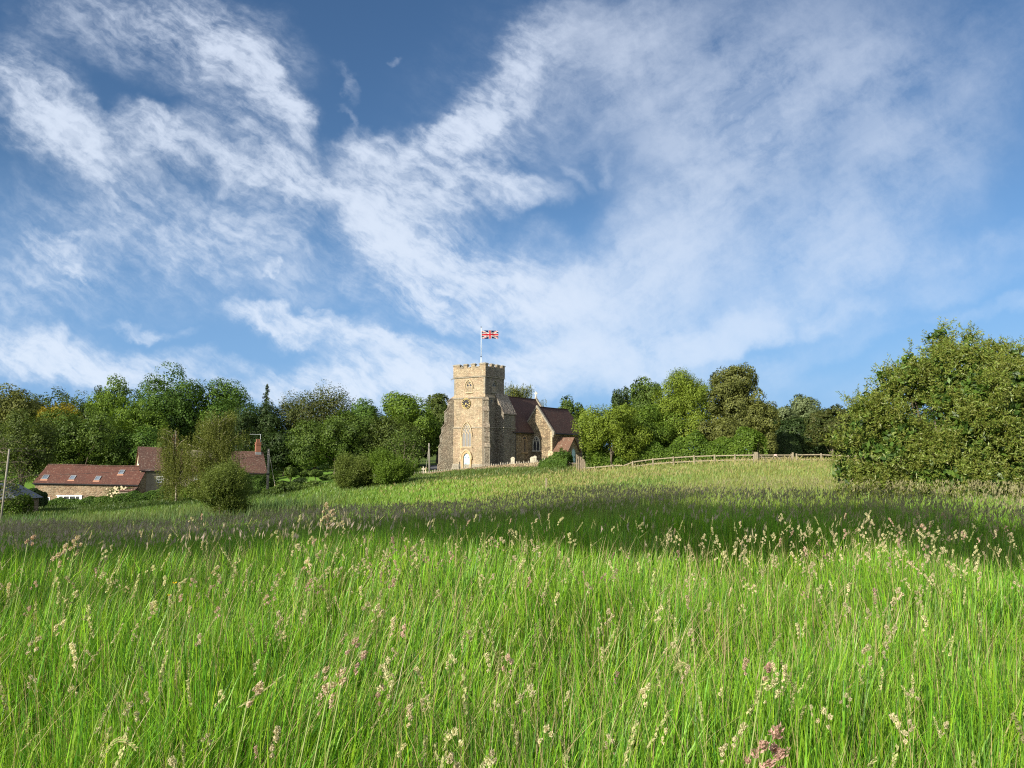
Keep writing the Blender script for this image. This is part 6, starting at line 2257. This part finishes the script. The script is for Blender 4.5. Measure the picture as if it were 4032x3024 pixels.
# slender spikes and arching rye grass
x, y = spread(650, 1.8, 12, 1.1, r); n = len(x)
hh = .62 + .35 * r.rand(n)
res = blades(n, x, y, hh, np.full(n, .0028), hh * (.05 + .45 * r.rand(n) ** 2), jitter(np.tile([.18, .27, .06], (n, 1)), r), r, seg=5)
sp_.append(res[:4])
hp += put_heads(res[4], 'spike', .8 + .7 * r.rand(n), np.array([.36, .36, .17]) * (.7 + .6 * r.rand(n, 1)), r, .4)
# purple brown flowering fog grass in the band further out
x, y = spread(24000, 8.0, 27, .95, r); n = len(x)
uu = x / y * F + 2016
dens = vnoise(x, y, 3.5, 31) * .7 + .3 * vnoise(x, y, 1.1, 32)
kp = r.rand(n) < np.clip((dens - .2) * 2.2, .12, 1) * np.clip((y - 7.5) / 5, .12, 1) * np.clip((27 - y) / 6, .1, 1)
x = x[kp]; y = y[kp]; n = len(x)
hh = .66 + .24 * r.rand(n)
res = blades(n, x, y, hh, .0003 * y + .001, hh * (.05 + .2 * r.rand(n)), jitter(np.tile([.13, .15, .05], (n, 1)), r), r, seg=2)
sp_.append(res[:4])
tipm = res[4]
kk2 = r.rand(n, 1)
kk2 = kk2 * np.clip((20 - y) / 6, 0, 1)[:, None] * np.clip((3300 - uu[kp]) / 500, .15, 1)[:, None]
fogc = np.array([.48, .38, .34]) * kk2 + np.array([.29, .27, .145]) * (1 - kk2)
# simple plume: two crossed long kites so the band stays light
ax_ = np.stack([.3 * r.normal(size=n) + .25, .3 * r.normal(size=n), np.ones(n)], 1)
L_ = .055 + .05 * r.rand(n)
for kx in range(3):
    vv_, q1, cc1 = leaves(tipm + r.normal(size=(n, 3)) * [.012, .012, .02], r.normal(size=(n, 3)) * [1, 1, .1], L_ * (1 - .2 * kx), .20 + .012 * kx, fogc * (.8 + .4 * r.rand(n, 1)), r, axis=ax_ + r.normal(size=(n, 3)) * .15)
    hp.append((vv_, q1, None, cc1))
# pale heads over the far slope
x, y = spread(26000, 34, 92, .6, r, half=.70); n = len(x)
uu = x / y * F + 2016
kp = (r.rand(n) < np.clip((uu - 1450) / 500, 0, 1)) & (r.rand(n) < vnoise(x, y, 7, 33) * .8)
x = x[kp]; y = y[kp]; n = len(x)
z = zt(x, y) + .52 + .22 * r.rand(n)
vv_, q1, cc1 = leaves(np.stack([x, y, z], 1), r.normal(size=(n, 3)) * [1, 1, .2], .0038 * y * (.6 + .7 * r.rand(n)), .30, np.array([.30, .27, .12]) * (.8 + .4 * r.rand(n, 1)), r, axis=np.tile([.25, 0, 1.0], (n, 1)) + r.normal(size=(n, 3)) * .3)
hp.append((vv_, q1, None, cc1))
v, q_, t_, c_ = join(sp_)
o = mesh_np('grass_stalks', v, quads=q_, tris=t_, col=c_, mat=M['grass'])
tag(o, 'thin upright flowering stalks standing above the meadow grass', 'grass', kind='stuff')
v, q_, t_, c_ = join(hp)
o = mesh_np('grass_seed_heads', v, quads=q_, col=c_, mat=M['head'])
tag(o, 'pinkish and straw coloured seed heads over the meadow', 'grass', kind='stuff')


# a few single plants that stand out
def single_head(px, py, Y, kind, scale, colr, label, name='seed_head_grass', lean=(.12, 0), seed=1, many=1, curve=None):
    r = np.random.RandomState(seed)
    T_ = at(px, py, Y)
    bx, by = T_[0] - lean[0], T_[1] + .02
    zb_ = z0(bx, by)
    o = empty(name, (bx, by, zb_), 0, label=label, cat='grass plant')
    e = Vector((T_[0] - bx, T_[1] - by, T_[2] - zb_))
    if curve:
        m_ = Vector((e.x * .2, 0, e.z * 1.02)); pts = []
        top_ = Vector((e.x * .55, 0, e.z + curve))
        for i in range(15):
            t_ = i / 14
            pts.append(tuple((Vector((0, 0, 0)) * (1 - t_) ** 3 + m_ * 3 * t_ * (1 - t_) ** 2 + top_ * 3 * t_ ** 2 * (1 - t_) + e * t_ ** 3)))
    else:
        pts = [(0, 0, -.05), tuple(e * .5 + Vector((-.02, 0, .02))), tuple(e)]
    st_m = foliage_cache.setdefault('st', pmat('green straw stem', (.20, .26, .07), .6))
    MB().tube(pts, 0.0022 if not curve else 0.0013, 5).build('stem', st_m, o, smooth=True)
    P_ = []
    for k in range(many):
        P_.append(np.array(e) + (np.array([r.uniform(-.035, .035), r.uniform(-.01, .01), -.045 * k]) if k else 0))
    if curve:
        Pc = []; Ax = []
        for i in range(34):
            t_ = .50 + .5 * i / 33
            j = t_ * 14
            a = Vector(pts[int(min(j, 13))]).lerp(Vector(pts[int(min(j, 13)) + 1]), j - int(min(j, 13)))
            d = (Vector(pts[min(int(j) + 1, 14)]) - Vector(pts[max(int(j) - 1, 0)])).normalized()
            s_ = 1 if i % 2 else -1
            Pc.append(tuple(a + Vector((0, 0, .004 * s_)))); Ax.append(tuple(d + Vector((0, 0, .5 * s_))))
        v, q_, c_ = leaves(np.array(Pc), np.tile([0, -1, .1], (len(Pc), 1)) + r.normal(size=(len(Pc), 3)) * .2, np.full(len(Pc), .0095), .38, np.tile(colr, (len(Pc), 1)) * (.8 + .4 * r.rand(len(Pc), 1)), r, axis=np.array(Ax))
        mesh_np('ear', v, quads=q_, col=c_, mat=M['head'], parent=o)
        return
    P_ = np.array(P_)
    pr_ = put_heads(P_ - np.array([0, 0, .05 * scale]), kind, np.full(len(P_), scale) * (1 - .2 * r.rand(len(P_))), np.tile(colr, (len(P_), 1)), r, .15, .3)
    v, q_, t_, c_ = join(pr_)
    mesh_np('head', v, quads=q_, col=c_, mat=M['head'], parent=o)


foliage_cache = {}
PK = (.48, .31, .26); CR = (.52, .42, .30); ST_ = (.42, .38, .18)
single_head(V(1655), V(1590), 1.75, 'cocksfoot', .95, PK, 'large rose pink seed head near the bottom edge', seed=1, many=2)
single_head(V(1632), V(1636), 1.85, 'cocksfoot', .6, PK, 'small pink seed head just left below the large rose pink one', seed=2)
single_head(V(1650), V(1441), 2.3, 'cocksfoot', .7, PK, 'tilted dusky pink seed head above the large rose pink one', seed=3)
single_head(V(755), V(1385), 2.6, 'cocksfoot', .8, (.50, .36, .30), 'tall stacked pinkish brown seed head left of centre in the foreground', seed=4, many=2)
single_head(V(715), V(1462), 2.3, 'cocksfoot', .75, CR, 'ragged cream seed head below and left of the stacked pinkish one', seed=5, many=2)
single_head(V(688), V(1450), 2.4, 'cocksfoot', .65, CR, 'cream seed head beside the ragged one in the left foreground', seed=6, many=2)
single_head(V(540), V(1490), 2.2, 'cocksfoot', .8, CR, 'round cream seed head in the left foreground', seed=7)
single_head(V(295), V(1618), 1.8, 'cocksfoot', 1, ST_, 'yellow jointed ear of grass arching over at the bottom left', lean=(.17, 0), seed=8, curve=.06)
single_head(V(1455), V(1445), 2.5, 'cocksfoot', 1, ST_, 'pale jointed ear arching to the left in the right foreground', lean=(-.13, 0), seed=9, curve=.05)
single_head(V(700), V(1093), 5.2, 'cocksfoot', .95, CR, 'tallest cream seed head standing out against the lit slope', seed=10, many=3)
single_head(V(132), V(1185), 4.6, 'cocksfoot', 1.0, CR, 'upright cream seed head near the left edge', seed=11, many=2)
single_head(V(165), V(1165), 4.9, 'cocksfoot', .9, CR, 'slightly taller slim seed head right of the one near the left edge', seed=12, many=2)
single_head(V(62), V(1163), 4.9, 'cocksfoot', 1.0, (.48, .33, .27), 'pinkish nodding seed head at the far left', seed=13)


def buttercup(px, py, Y, s_, label):
    T_ = at(px, py, Y)
    zb_ = z0(T_[0], T_[1])
    o = empty('buttercup', (T_[0], T_[1], zb_), 0, label=label, cat='flower', group='buttercups')
    e = Vector((0.0, 0, T_[2] - zb_))
    MB().tube([(-.04, 0, 0), (-.01, 0, e.z * .5), tuple(e)], .0016, 5).build('stem', foliage_cache['st'], o)
    vv, qq = [], []
    for k in range(5):
        a = k * 1.2566
        b_ = len(vv)
        f_ = lambda rad, an, up: (e.x + math.cos(an) * rad * s_, math.sin(an) * rad * s_, e.z + up * s_)
        vv += [f_(.0, a, 0), f_(.9, a - .5, .45), f_(1.15, a, .8), f_(.9, a + .5, .45)]
        qq.append((b_, b_ + 1, b_ + 2, b_ + 3))
    mesh_np('petals', np.array(vv), quads=np.array(qq), col=np.tile([.80, .52, .01], (len(vv), 1)), mat=M['petal'], parent=o)
    MB().tube([(e.x, 0, e.z), (e.x, 0, e.z + .35 * s_)], .3 * s_, 7).build('centre', M['gold'], o)


buttercup(V(377), V(1261), 3.9, .011, 'larger yellow buttercup among the grass left of centre')
buttercup(V(365), V(1287), 3.95, .008, 'smaller yellow buttercup just below the larger one')
